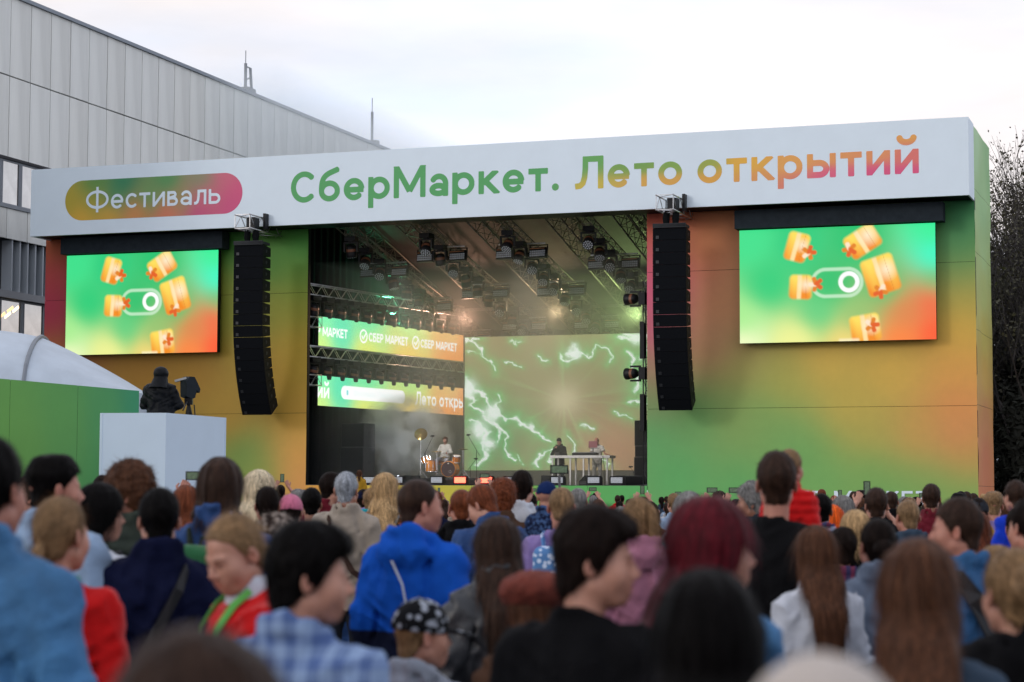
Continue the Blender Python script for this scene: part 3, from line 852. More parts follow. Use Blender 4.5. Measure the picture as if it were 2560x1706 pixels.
for k, x in enumerate(LT):
    n = 10
    for i in range(n):
        Y = .9 + i * 1.42
        o = place(mh0, 'mh', (x - .02, Y, lz(Y) - .34), (rnd.uniform(-.1, .1), 0, rnd.uniform(-.3, .3)), 'black moving head lamp hanging from the ' + place_lab[k], 'stage lamp', 'moving heads on the ' + place_lab[k])
        for ch in o.children:
            if ch.name.startswith('head'): ch.rotation_euler = (rnd.uniform(-.95, -.25) if k > 1 else rnd.uniform(-.9, .35), rnd.uniform(-.25, .25), 0)
    st = (2.5, 7.5, 12.5) if k in (1, 2) else (4.2, 9.2, 14.2)
    for Y in st:
        b = MB(); b.tube([(x - .95, Y, lz(Y) - .36), (x + .95, Y, lz(Y) - .36)], .028, 6)
        tag(b.build('cross_pipe', steel), 'thin cross pipe holding strobes under the ' + place_lab[k], 'pipe', 'strobe pipes under the ' + place_lab[k])
        for s in (-1, 1):
            place(sp0, 'sp', (x + s * .68, Y - .05, lz(Y) - .40), (-.12, 0, -.15), 'rectangular white-faced strobe hanging under the ' + place_lab[k], 'strobe', 'strobes under the ' + place_lab[k])
# rows of lamps under the flank trusses
for z, nm in ((9.50, 'upper'), (7.08, 'middle')):
    for i in range(12):
        t_ = .05 + i * .085
        place(mh0, 'mh', (-12.95 + fd[0] * t_, .5 + fd[1] * t_, z), (0, 0, 1.2), 'black lamp in the row under the ' + nm + ' flank truss', 'stage lamp', 'lamps under the ' + nm + ' flank truss')

# upright truss with lamps just inside the pink edge
truss('upright_truss', (.80, .62, ZD), (.80, .63, 9.6), 'upright truss standing just inside the pink wall edge', None, .36, .36, dark_steel)
for z in (8.95, 6.2): place(mh0, 'mh', (.74, .6, z), (0, R(90), 0), 'black moving head lamp clamped to the upright truss', 'stage lamp', 'lamps on the upright truss')
for z in (7.4, 4.75):
    b = MB(); b.box((0, 0, 0), (.10, .42, 1.3)); b.box((0, -.23, 0), (.16, .04, 1.36))
    tag(b.build('light_bar', lamp_black, loc=(.66, .55, z)), 'tall flat black light bar clamped to the upright truss', 'stage lamp', 'light bars on the upright truss')

# ================================================================== line arrays
cab_black = mat('speaker_black', (.007, .008, .010), .6, spec=.12, noise=.25, nscale=10, bump=.15, bscale=120)
grille = mat('speaker_grille', (.005, .006, .008), .8, spec=.08, noise=.3, nscale=90, bump=.3)
side_pale = mat('cabinet_fitting', (.03, .033, .037), .5, spec=.2)
def line_array(x, label, rz):
    t = tag(empty('line_array', (x, -2.35, 4.66), rz), label, 'speaker')
    n = 15
    z, y, ang = 6.48, 0.0, R(-1)
    hh = .43
    body = MB(); body.prism([(0, -.0), (.72, -.045), (.72, -hh + .045), (0, -hh)], -.60, .60)
    bm = body.mesh('cabinet')
    gr = MB(); gr.box((0, -.008, -hh / 2), (1.17, .016, hh - .014)); gm = gr.mesh('grille')
    lg_ = MB()
    for i in (0, 1):
        for j in (0, 1): lg_.box((-.46 + i * .055, -.0185, -hh + .075 + j * .055), (.048, .004, .048))
    lm = lg_.mesh('badge')
    hms = []
    for s in (-1, 1):
        ht = MB(); ht.box((s * .604, .30, -hh / 2), (.012, .07, .12)); ht.box((s * .606, .35, -hh / 2 + .02), (.014, .04, .07)); hms.append(ht.mesh('handle'))
    for i in range(n):
        o = obj('cabinet', bm, cab_black, t, loc=(0, y, z), rot=(ang, 0, 0))
        obj('grille', gm, grille, o); obj('badge', lm, mat('badge_grey', (.03, .032, .036), .4), o); [obj('handle', h_m, side_pale, o) for h_m in hms]
        st = hh + .008
        y += st * math.sin(ang) * 1.0; z -= st * math.cos(ang)
        ang += R(.4) if i < 6 else R(3.3)
    b = MB(); b.box((0, .30, 6.56), (1.16, .74, .10)); b.box((0, -.03, 6.56), (1.18, .08, .15)); b.build('rigging_frame', side_pale, t)
    for s in (-.17, .17):
        b = MB(); b.tube([(s, .25, 6.60), (s, .25, 6.85), (s + .02, .24, 7.05)], [.10, .13, .12], 8); b.tube([(s, .25, 7.05), (s, .25, 7.5)], .02, 5); b.build('chain_bag', black_cloth, t)
    return t
line_array(-14.02, 'hanging line array of black speakers beside the yellow wall', R(3))
line_array(2.42, 'hanging line array of black speakers in front of the pink wall', R(3))
for x, lab in ((-14.05, 'short outrigger truss above the line array by the yellow wall'), (2.40, 'short outrigger truss above the line array by the pink wall')):
    truss('outrigger_truss', (x - .05, -2.75, 12.26), (x - .05, .3, 12.26), lab, None, .62, .52, steel, .5, .03, .016)
    b = MB(); b.box((x + .12, -2.2, 11.98), (.34, .42, .42)); b.box((x + .38, -1.62, 12.10), (.10, .3, .62))
    tag(b.build('chain_hoist', lamp_black), lab.replace('short outrigger truss', 'black chain hoist'), 'hoist')

# ================================================================== gear on the deck
chrome = mat('chrome', (.75, .75, .77), .18, metal=1.0)
amber_shell = mat('amber_drum_shell', (.80, .27, .03), .22, noise=.12, nscale=6)
skin_head = mat('drum_head', (.75, .74, .70), .5)
brass = mat('cymbal_brass', (.50, .34, .12), .32, metal=.9, noise=.2, nscale=14)
dark_red = mat('dark_drum_head', (.035, .006, .008), .25)
def S(x, y, Y): return onY(x, y, Y)
def drum(name, r, L_, loc, rot, label, parts_front=None, cat='drum'):
    t = tag(empty(name, loc), label, cat); t.rotation_euler = rot
    b = MB(); b.lathe([(r, -L_ / 2), (r, L_ / 2)], n=28); b.build('shell', amber_shell, t, True)
    for s in (-1, 1):
        b = MB(); b.lathe([(r + .004, s * L_ / 2 - .018), (r + .014, s * L_ / 2 - .018), (r + .014, s * L_ / 2 + .018), (r - .004, s * L_ / 2 + .018)], n=28)
        b.build('hoop', amber_shell if r > .25 else chrome, t, True)
    b = MB(); b.lathe([(.001, L_ / 2 + .004), (r - .003, L_ / 2 + .004)], n=28); b.build('batter_head', parts_front or skin_head, t)
    b = MB(); b.lathe([(r - .003, -L_ / 2 - .004), (.001, -L_ / 2 - .004)], n=28); b.build('lower_head', skin_head, t)
    b = MB()
    for k in range(8):
        a = k * math.pi / 4
        b.box((math.cos(a) * (r + .014), math.sin(a) * (r + .014), 0), (.022, .022, min(L_ * .5, .14)))
        b.tube([(math.cos(a) * (r + .016), math.sin(a) * (r + .016), -L_ / 2), (math.cos(a) * (r + .016), math.sin(a) * (r + .016), L_ / 2)], .005, 4)
    b.build('lug', chrome, t)
    return t
DY = 3.2
RZ = .28
q = S(1034, 1100, DY)
tr_ = tag(empty('drum_riser', (q[0], DY + .6, ZD)), 'low black riser under the drum kit', 'riser')
b = MB(); b.box((0, 0, RZ - .03), (2.6, 2.2, .06)); b.build('top_board', mat('riser_black', (.02, .02, .022), .6), tr_)
b = MB(); b.box((0, 0, (RZ - .06) / 2), (2.5, 2.1, RZ - .062)); b.build('frame', black_cloth, tr_)
def SD(x, y, Y): return tuple(S(x, y, Y))
bd = drum('bass_drum', .295, .42, SD(1034.4, 1078.7, DY), (R(90), 0, 0), 'big amber bass drum with black front head', dark_red)
b = MB(); b.lathe([(.052, .216), (.045, .219)], (.08, -.10, 0), 16); b.build('port_ring', skin_head, bd)
b = MB(); b.add([(-.035, .24, .2165), (.035, .24, .2165), (.02, .20, .2165), (-.02, .20, .2165)], [[0, 1, 2, 3]]); b.build('emblem', skin_head, bd)
drum('floor_tom', .205, .46, SD(990, 1071, DY + .35), (0, 0, 0), 'tall amber floor tom standing beside the bass drum')
drum('rack_tom', .18, .27, SD(978.7, 1055.9, DY + .3), (R(12), R(-14), 0), 'amber rack tom under the tilted cymbal')
drum('rack_tom', .155, .23, SD(1049, 1054.8, DY + .3), (R(14), R(10), 0), 'amber rack tom above the bass drum on its microphone side')
drum('snare_drum', .17, .14, SD(1016, 1064, DY + .75), (0, 0, 0), 'amber snare drum in front of the seated drummer')
def cymbal_stand(x, Y, z, r, tilt, label):
    z = z - RZ; t = tag(empty('cymbal_stand', (x, Y, ZD + RZ)), label, 'cymbal')
    b = MB(); b.lathe([(.002, .028), (.035, .024), (.04, .012), (r, .0), (r, -.003), (.04, .008), (.002, .02)], n=30, M=rotm(*tilt))
    b.build('cymbal', brass, t, True, loc=(0, 0, z))
    b = MB(); b.tube([(0, 0, .12), (0, 0, z - .02)], .013, 8); b.tube([(0, 0, .5), (0, 0, .62)], .02, 8); b.build('pole', chrome, t)
    for k in range(3):
        a = k * 2.09 + .5
        l = MB(); l.tube([(0, 0, .34), (.26 * math.cos(a), .26 * math.sin(a), .012)], .010, 6); l.tube([(0, 0, .14), (.14 * math.cos(a), .14 * math.sin(a), .17)], .008, 6); l.build('leg', chrome, t)
q = S(967, 998, DY); cymbal_stand(q[0], DY, q[2] - ZD, .26, (R(62), R(28), 0), 'steeply tilted dark brass cymbal on a tall chrome stand')
q = S(1004, 1038, DY + .2); cymbal_stand(q[0], DY + .2, q[2] - ZD, .21, (R(4), R(2), 0), 'flat brass cymbal level with the drummer, over the floor tom')
q = S(1064, 1033, DY + .4); cymbal_stand(q[0], DY + .4, q[2] - ZD, .19, (R(-3), R(-3), 0), 'flat brass cymbal beside the backdrop screen edge')
q = S(1022, 1051, DY + .5); cymbal_stand(q[0], DY + .5, q[2] - ZD, .19, (R(3), 0, 0), 'flat brass cymbal across the chest of the drummer')
def mic_stand(x, Y, top, boom, label):
    t = tag(empty('microphone_stand', (x, Y, ZD)), label, 'microphone')
    b = MB(); b.tube([(0, 0, .1), (0, 0, top)], .011, 6); b.build('pole', lamp_black, t)
    b = MB(); b.tube([(-boom[0] * .35, 0, top - boom[1] * .35), (boom[0], 0, top + boom[1])], .009, 6); b.build('boom', lamp_black, t)
    b = MB(); b.lathe([(.002, .06), (.032, .05), (.036, 0), (.030, -.05), (.02, -.10), (.002, -.11)], (boom[0], 0, top + boom[1] + .02), 10, rotm(0, R(90) if boom[0] > 0 else R(-90), 0)); b.build('microphone', lamp_black, t)
    for k in range(3):
        a = k * 2.09
        l = MB(); l.tube([(0, 0, .14), (.24 * math.cos(a), .24 * math.sin(a), .012)], .009, 5); l.build('leg', lamp_black, t)
q = S(977, 1040, DY - .2); mic_stand(q[0], DY - .2, q[2] - ZD, (.32, .62), 'boom microphone leaning over the amber rack tom')
q = S(1095, 1035, DY - .1); mic_stand(q[0], DY - .1, q[2] - ZD, (-.36, .58), 'boom microphone leaning in from the backdrop side')
q = S(1086, 1060, DY + .2); mic_stand(q[0] - .1, DY + .2, .72, (.25, .30), 'low thick microphone aimed at the rack tom')
q = S(1455, 1065, 4.2); mic_stand(q[0], 4.2, .55, (-.12, .16), 'small spare microphone stand beside the speaker stack')

# speakers standing on the deck
def speaker_box(name, x0, x1, Y, z0, z1, dep, label, cat='speaker', gr_inset=.03, rz=0.0):
    t = tag(empty(name, ((x0 + x1) / 2, Y, z0), rz), label, cat)
    w, h_ = x1 - x0, z1 - z0
    b = MB(); b.box((0, dep / 2, h_ / 2), (w, dep, h_ - .01)); b.build('cabinet', mat('speaker_cabinet', (.03, .031, .035), .6, noise=.2, nscale=8), t)
    b = MB(); b.box((0, -.012, h_ / 2), (w - 2 * gr_inset, .02, h_ - 2 * gr_inset)); b.build('grille', grille, t)
    for s in (-1, 1):
        b = MB(); b.box((s * (w / 2 + .004), dep * .5, h_ * .6), (.012, .16, .10)); b.build('handle', side_pale, t)
    return t
q0, q1 = S(779, 1112, 2.6), S(837, 1112, 2.6)
zt, zm = S(800, 973, 2.6)[2], S(800, 1028, 2.6)[2]
speaker_box('subwoofer', q0[0], q1[0], 2.6, ZD, zm, .85, 'lower black speaker of the stack by the ribbon screens', rz=R(-8))
speaker_box('monitor_speaker', q0[0] + .02, q1[0], 2.65, zm, zt, .8, 'upper black speaker of the stack by the ribbon screens', rz=R(-8))
q0 = S(1457, 1112, 3.2)
z1_, z2_ = S(1470, 1025, 3.2)[2], S(1470, 966, 3.2)[2]
speaker_box('subwoofer', q0[0], 1.0, 3.2, ZD, z1_ - .42, .9, 'bottom black speaker of the stack by the green wall edge')
speaker_box('subwoofer', q0[0] + .03, 1.0, 3.22, z1_ - .42, z1_, .9, 'middle dark grey speaker of the stack by the green wall edge')
speaker_box('monitor_speaker', q0[0] + .02, 1.0, 3.2, z1_, z2_, .9, 'top maroon-lit speaker of the stack by the green wall edge')
q0 = S(1437, 1112, 1.3); speaker_box('side_speaker', q0[0], .80, 1.3, ZD, ZD + .36, .6, 'long low black speaker lying at the deck edge by the green wall')
def wedge(x, Y, label, w=.62, rz=0.0):
    t = tag(empty('floor_monitor', (x, Y, ZD), rz), label, 'monitor speaker')
    b = MB(); b.prism([(0, 0), (0, .16), (.30, .38), (.48, .34), (.48, 0)], -w / 2, w / 2); b.build('cabinet', cab_black, t)
    b = MB(); b.prism([(-.012, .03), (-.012, .15), (.29, .372), (.31, .372)], -w / 2 + .04, w / 2 - .04); b.build('grille', mat('wedge_grille', (.03, .03, .032), .6), t)
    return t
for x, Y, lab, rz in ((949, 2.0, 'pale-sided floor monitor beside the drum riser', .5), (1262, 2.6, 'floor monitor lying left of the table legs under the black-shirted musician', .3), (1345, 2.5, 'floor monitor facing out under the middle of the table', -.4), (1430, 2.8, 'floor monitor between the table and the speaker stack', .1)):
    q = S(x, 1112, Y); wedge(q[0], Y, lab, rz=rz)
# floor strobes along the deck edge
red_led = mat('red_lit_led', lin((255, 70, 50)), .4, emit=9.0)
cool_led = mat('strobe_face', (.62, .66, .70), .35, noise=.05, nscale=30)
for k, (x, lit, lab) in enumerate(((768, 0, 'floor strobe at the dark left end of the deck'), (848, 0, 'floor strobe under the child in the yellow jacket'), (912, 0, 'floor strobe beside the smoking floor lamp'), (1003, 0, 'floor strobe before the floor tom'), (1057, 1, 'red glowing floor strobe under the bass drum'),
                            (1117, 1, 'red glowing floor strobe under the backdrop edge'), (1172, 0, 'floor strobe between the drums and the table'), (1280, 0, 'floor strobe behind the raised phone stick'), (1364, 0, 'floor strobe under the laptop'), (1417, 0, 'floor strobe at the table end'))):
    q = S(x, 1112, .7)
    t = tag(empty('floor_strobe', (q[0], .7, ZD)), lab, 'strobe')
    b = MB(); b.box((0, .10, .19), (.52, .18, .30)); b.box((0, .1, .03), (.44, .26, .06)); b.build('housing', lamp_black, t)
    b = MB()
    for j in range(4): b.box((0, -.004, .11 + j * .052), (.44, .03, .046))
    b.build('lamp_face', red_led if lit else cool_led, t)
    b = MB()
    for s in (-1, 1): b.box((s * .285, .1, .15), (.03, .10, .28))
    b.build('bracket', lamp_black, t)
# small moving lamps on the deck that shine through the smoke
white_led = mat('white_lit_lens', lin((235, 245, 255)), .3, emit=5.0)
for x, lab in ((748, 'small lit floor lamp in front of the speaker stack'), (870, 'small lit floor lamp left of the smoke'), (916, 'small lit floor lamp within the smoke')):
    q = S(x, 1112, 1.6)
    t = tag(empty('floor_lamp', (q[0], 1.6, ZD)), lab, 'stage lamp')
    b = MB(); b.box((0, 0, .05), (.24, .2, .10)); b.build('base', lamp_black, t)
    b = MB(); b.box((-.12, 0, .19), (.03, .08, .2)); b.box((.12, 0, .19), (.03, .08, .2)); b.build('yoke', lamp_black, t)
    b = MB(); b.lathe([(.001, -.12), (.08, -.1), (.095, .08), (.09, .10), (.001, .10)], n=12, M=rotm(R(65), 0, 0)); hd = b.build('head', lamp_black, t, True, loc=(0, 0, .26))
    b = MB()
    for k in range(7):
        a = k * math.pi / 3; rr = 0 if k == 6 else .055
        b.lathe([(.001, .006), (.02, .004), (.022, 0)], (rr * math.cos(a), rr * math.sin(a), .103), 6, None)
    m_ = b.mesh('lens'); m_.transform(Matrix.Rotation(R(65), 4, 'X')); obj('lens', m_, white_led, hd)
# table with mixer and laptop
TY = 3.4
qa, qb = S(1264, 1047, TY), S(1402, 1047, TY)
t = tag(empty('equipment_table', ((qa[0] + qb[0]) / 2, TY, ZD)), 'long white aluminium table carrying mixer and laptop', 'table')
wv = qb[0] - qa[0]; ht_ = qa[2] - ZD
pale = mat('pale_aluminium', (.72, .70, .66), .4, metal=.3, noise=.15, nscale=6)
b = MB(); b.box((0, .35, ht_ - .05), (wv, .80, .10)); b.build('tabletop', pale, t)
for x_ in (-wv / 2 + .10, -wv * .16, wv * .06, wv / 2 - .12):
    for y_ in (.0, .7):
        b = MB(); b.box((x_, y_, (ht_ - .1) / 2), (.055, .055, ht_ - .1)); b.build('leg', pale, t)
tz = ZD + ht_
q = S(1345, 1043, TY + .25)
t = tag(empty('mixer_console', (q[0], TY + .25, tz)), 'black mixer console with knobs on the white table', 'mixer')
b = MB(); b.box((0, .0, .05), (.95, .42, .10)); b.build('chassis', lamp_black, t)
b = MB()
for i in range(14):
    for j in range(4): b.lathe([(.001, .03), (.012, .028), (.014, 0)], (-.42 + i * .064, -.15 + j * .1, .10), 6)
b.build('knob', mat('knob_grey', (.25, .27, .3), .4), t)
q = S(1363, 1030, TY + .15)
t = tag(empty('laptop', (q[0], TY + .15, tz)), 'reddish laptop on a stand in front of the white-clad musician', 'laptop')
b = MB(); b.box((0, 0, .14), (.02, .02, .28)); b.box((0, 0, .01), (.24, .2, .02)); b.build('stand', lamp_black, t)
b = MB(); b.box((0, .12, .28), (.34, .24, .018)); b.build('keyboard', dark_steel, t)
b = MB(); b.box((0, -.02, .42), (.35, .012, .25), rotm(R(-10), 0, 0)); b.build('lid', mat('maroon_lid', (.24, .06, .07), .4), t)
# looping cable on the deck edge
b = MB(); q = S(1385, 1055, TY - .1); b.tube([(q[0], TY - .1, tz - .02), (q[0] + .06, TY - .12, tz - .4), (q[0] + .12, TY - .3, ZD + .3), (q[0] + .22, TY - .6, ZD + .02), (q[0] + .5, TY - 1.0, ZD + .01)], .012, 5)
tag(b.build('cable', lamp_black), 'black cable hanging from the table down to the deck', 'cable')
# ================================================================== building on the left, clad in pale slabs
BX = -27.8
bld = tag(empty('concrete_building', (BX, 20, 0)), 'tall pale slab-clad building with window strips behind the stage', 'building')
slab = mat('stone_slab', (.76, .77, .74), .75, noise=.14, nscale=.9, stretch=(1, 1, .45), bump=.15, bscale=14)
slab2 = mat('stone_slab_stained', (.74, .745, .71), .75, noise=.18, nscale=.8, stretch=(1, 1, .4), bump=.15, bscale=12)
joint = mat('joint_dark', (.035, .035, .04), .95)
s0, PW = 2.40 - 20 - 10 * 1.595, 1.595
def bz(y0, y1, z0, z1, x0, x1, m, name, par=bld):
    b = MB(); b.box(((x0 + x1) / 2 - BX, (y0 + y1) / 2 - 20, (z0 + z1) / 2), (x1 - x0, y1 - y0, z1 - z0)); return b.build(name, m, par)
bz(-15, 95, 12.48, 22.8, BX - 22, BX - .12, joint, 'core')
bz(-15, 95, 0, 10.1, BX - 22, BX - .16, joint, 'core')
bz(-15, 95, 10.1, 12.48, BX - 22, BX - .95, joint, 'core')
pm = MB(); pm.box((0, 0, 0), (.10, PW - .055, 1.0)); pmesh = pm.mesh('slab')
ROWS = [(19.47, 22.86), (15.98, 19.43), (12.50, 13.80)]
rs = random.Random(5)
for za, zb in ROWS:
    for k in range(64):
        y = s0 + 20 + (k + .5) * PW
        o = obj('slab', pmesh, slab if rs.random() < .6 else slab2, bld, loc=(-.05 + rs.uniform(-.008, .008), y - 20, (za + zb) / 2), scale=(1, 1, zb - za - .02))
bz(-15, 95, 22.86, 23.02, BX - .3, BX + .10, mat('coping_metal', (.22, .25, .29), .5, metal=.3), 'coping')
frame_m = mat('window_frame', (.20, .22, .25), .5)
glass_m = mat('window_glass', (.60, .52, .45), .06, metal=1.0, noise=.12, nscale=1.5)
bz(-15, 95, 15.86, 15.98, BX - .2, BX + .04, joint, 'window_head')
bz(-15, 95, 13.80, 13.92, BX - .2, BX + .06, frame_m, 'window_sill')
fm = MB()
gm2 = MB(); gm2.box((0, 0, 0), (.03, 1.30, 1.86)); gmesh = gm2.mesh('pane')
fr = MB()
for s in (-1, 1): fr.box((0, s * .70, 0), (.14, .10, 1.94))
fr.box((0, 0, .93), (.12, 1.3, .08)); fr.box((0, 0, -.93), (.12, 1.3, .08)); fr.box((.01, -.56, 0), (.08, .06, 1.78))
frm = fr.mesh('window')
for k in range(26):
    y = 2.10 + (k - 8) * 1.46 + .58
    w_ = obj('window', frm, frame_m, bld, loc=(-.10, y - 20, 14.89))
    obj('pane', gmesh, glass_m, w_, loc=(.01, 0, 0))
# recessed band with upright fins, then the lower window band
bz(-15, 95, 10.3, 12.5, BX - .9, BX - .6, mat('recess_grey', (.09, .10, .115), .8), 'recess_wall')
fmesh = MB(); fmesh.box((0, 0, 0), (.50, .09, 2.25)); fmesh = fmesh.mesh('fin')
for k in range(60):
    obj('fin', fmesh, mat('fin_grey', (.42, .46, .50), .6), bld, loc=(-.32, -9 + k * .60 - 8, 11.4))
bz(-15, 95, 9.97, 10.28, BX - .7, BX + .12, mat('ledge_grey', (.33, .34, .36), .7), 'ledge')
for k in range(20):
    y = 1.2 + (k - 7) * 1.75
    w_ = obj('window', frm, frame_m, bld, loc=(-.14, y - 20, 9.0), scale=(1, 1.2, .98))
    obj('pane', gmesh, glass_m, w_, loc=(.01, 0, 0))
lampm = mat('ceiling_lamp_panel', lin((255, 225, 170)), .5, emit=3.0)
for dy, dz in ((2.6, 9.25), (3.2, 9.55), (1.3, 9.40)):
    b = MB(); b.box((.02, dy - 20, dz), (.02, .5, .12), rotm(.5, 0, 0)); b.build('lit_ceiling_panel', lampm, bld)
bz(-15, 95, 0, 8.05, BX - .3, BX - .02, mat('plinth_wall', (.35, .35, .34), .8, noise=.1, nscale=1), 'lower_wall')
# rooftop masts
def mast(y, h_, label, frame=False):
    t = tag(empty('roof_mast', (BX - .6, y, 22.9)), label, 'antenna')
    b = MB(); b.tube([(0, 0, 0), (0, 0, h_ * .72)], .09, 6); b.build('pole', frame_m, t)
    b = MB(); b.tube([(0, 0, h_ * .70), (0, 0, h_)], .025, 5); b.build('whip', frame_m, t)
    b = MB(); b.box((0, 0, .22), (.8, .9 if frame else .5, .45)); b.build('foot', frame_m, t)
    if frame:
        b = MB(); b.tube([(0, .75, .3), (0, .55, h_ * .66)], .08, 6); b.tube([(0, 0, h_ * .66), (0, .6, h_ * .66)], .04, 6); b.tube([(0, 0, .9), (0, .7, 1.2)], .04, 5); b.build('brace', frame_m, t)
mast(25.6, 2.5, 'double-legged rooftop mast on the pale building', True)
mast(42.7, 3.1, 'single thin rooftop mast at the far end of the pale building')

# ================================================================== tent roof, green hoarding and camera platform
ga, gb_ = atd(-60, 863, 37.0), atd(320, 898.5, 42.0)
gz = gb_[2]
hoard = tag(empty('green_hoarding', (gb_[0], gb_[1], 0)), 'long green printed hoarding in front of the white tent', 'hoarding')
dv = np.array([ga[0] - gb_[0], ga[1] - gb_[1]]); Lh = np.linalg.norm(dv); dv /= Lh
hoard.rotation_euler = (0, 0, math.atan2(dv[1], dv[0]))
cl_h = shepard([(0, 3.5, alb((35, 130, 100))), (0, 1.5, alb((40, 125, 80))), (1.2, 3.2, alb((62, 138, 85))), (2.5, 3, alb((78, 142, 75))), (4, 2.5, alb((88, 145, 70))), (8, 2.5, alb((90, 146, 66))), (1.2, 1.5, alb((55, 130, 70)))], 4)
for k in range(4):
    xa, xb = Lh * 1.6 * k / 4, Lh * 1.6 * (k + 1) / 4
    o = grid_panel('hoarding_panel', xa + .004, xb - .004, 0, gz, 0, cl_h, print_vinyl, hoard, 12, 8)
b = MB(); b.box((Lh * .8, -.10, gz / 2), (Lh * 1.6, .16, gz - .03)); b.build('hoarding_frame', black_paint, hoard)

# arched tent: membrane on ribs
tent_m = mat('tent_membrane', (.40, .46, .53), .5, noise=.12, nscale=1.4, stretch=(1, 1, .5), bump=.35, bscale=2.2)
TD = 47.0
tc_ = atd(340, 908, TD)                      # right end of the front eave
tent = tag(empty('arched_tent', (tc_[0], tc_[1], 0)), 'white arched membrane tent roof rising behind the green hoarding', 'tent')
tent.rotation_euler = (0, 0, YAW + .10)
pxm = TD / 4723.0
zb_ = tc_[2]
TW, TDp, TH = 8.4, 7.0, 1.72
def tz_(x, y):
    """roof height: arch over the width, vaulted up from the front and back eaves"""
    a = np.clip(-x / TW, 0, 1)
    arch = 1 - np.clip(1 - a / .52, 0, 1) ** 1.9
    v = np.sin(np.clip(y / TDp, 0, 1) * math.pi) ** .62
    return zb_ + TH * arch * (.12 + .88 * v) + .16 * a
for k in range(3):
    xa, xb = -TW * (k + 1) / 3, -TW * k / 3
    n, m = 16, 26
    X, Y = [q_.ravel() for q_ in np.meshgrid(np.linspace(xa, xb, n), np.linspace(0, TDp, m), indexing='ij')]
    sagv = -.07 * np.sin((X - xa) / (xb - xa) * math.pi) * np.sin(Y / TDp * math.pi)
    wr = .018 * vnoise(np.stack([X * .7 + Y * .4, Y * 1.6, 0 * X], -1), 1.6, 8)
    Z = tz_(X, Y) + sagv + wr
    i_, j_ = [q_.ravel() for q_ in np.meshgrid(np.arange(n - 1), np.arange(m - 1), indexing='ij')]
    a_ = i_ * m + j_
    obj('membrane', mesh_np('membrane', np.stack([X, Y, Z], -1), np.stack([a_, a_ + m, a_ + m + 1, a_ + 1], -1), smooth=True), tent_m, tent)
for k in range(4):
    x_ = -TW * k / 3
    ys = np.linspace(0, TDp, 20)
    b = MB(); b.tube([(x_, y, float(tz_(np.array([x_]), np.array([y]))[0]) + .03) for y in ys], .05, 6); b.build('rib', mat('tent_rib', (.16, .18, .21), .5), tent)
    for y in (.06, TDp - .06):
        b = MB(); b.box((x_ - .06 if k == 0 else x_, y, zb_ / 2), (.12, .12, zb_ - .02)); b.build('post', mat('tent_rib'), tent)
for (ax, ay, bx, by) in ((-TW, 0, 0, 0), (0, 0, 0, TDp)):
    n = 60; V, F = [], []
    for i in range(n + 1):
        t_ = i / n; x_, y_ = ax + (bx - ax) * t_, ay + (by - ay) * t_
        w_ = .04 * math.sin(i * 1.7)
        zt_ = float(tz_(np.array([x_]), np.array([y_]))[0])
        V += [(x_ + (w_ if ax == bx else 0) + .02, y_ + (w_ if ay == by else 0) - .03, zt_ + .02), (x_ + (1.6 * w_ if ax == bx else 0) + .02, y_ + (1.6 * w_ if ay == by else 0) - .03, zt_ - 1.5)]
    F = [[2 * i, 2 * i + 2, 2 * i + 3, 2 * i + 1] for i in range(n)]
    obj('valance', mesh_np('valance', V, F, smooth=True), tent_m, tent)

# white camera platform with solid parapet
pa, pb, pc = atd(230, 948, 36.2), atd(381.5, 949, 36.0), atd(520, 959, 38.2)
pd_ = pa + (pc - pb)
PZ = pb[2]
plat = tag(empty('camera_platform', (pb[0], pb[1], 0)), 'white boxed camera platform standing in the crowd', 'platform')
pw = mat('platform_white', (.58, .70, .82), .55, noise=.03, nscale=1.5, bump=.05, bscale=2)
Q = [np.array([q[0] - pb[0], q[1] - pb[1]]) for q in (pa, pb, pc, pd_)]
for i in range(4):
    a, c = Q[i], Q[(i + 1) % 4]
    e = c - a; n_ = np.array([e[1], -e[0]]) / np.linalg.norm(e)
    if n_ @ (sum(Q) / 4 - a) > 0: n_ = -n_
    m = MB()
    ai, ci = a - n_ * .05, c - n_ * .05
    m.add([(a[0], a[1], 0), (c[0], c[1], 0), (ci[0], ci[1], 0), (ai[0], ai[1], 0), (a[0], a[1], PZ), (c[0], c[1], PZ), (ci[0], ci[1], PZ), (ai[0], ai[1], PZ)],
          [[0, 1, 2, 3], [7, 6, 5, 4], [0, 4, 5, 1], [1, 5, 6, 2], [2, 6, 7, 3], [3, 7, 4, 0]])
    m.build('parapet_panel', pw, plat)
cen = sum(Q) / 4
m = MB(); ins = [cen + (q - cen) * .93 for q in Q]
m.add([(q[0], q[1], PZ - .98) for q in ins] + [(q[0], q[1], PZ - 1.05) for q in ins], [[0, 1, 2, 3], [7, 6, 5, 4], [0, 4, 5, 1], [1, 5, 6, 2], [2, 6, 7, 3], [3, 7, 4, 0]])
m.build('platform_floor', dark_steel, plat)
PFZ = PZ - .98
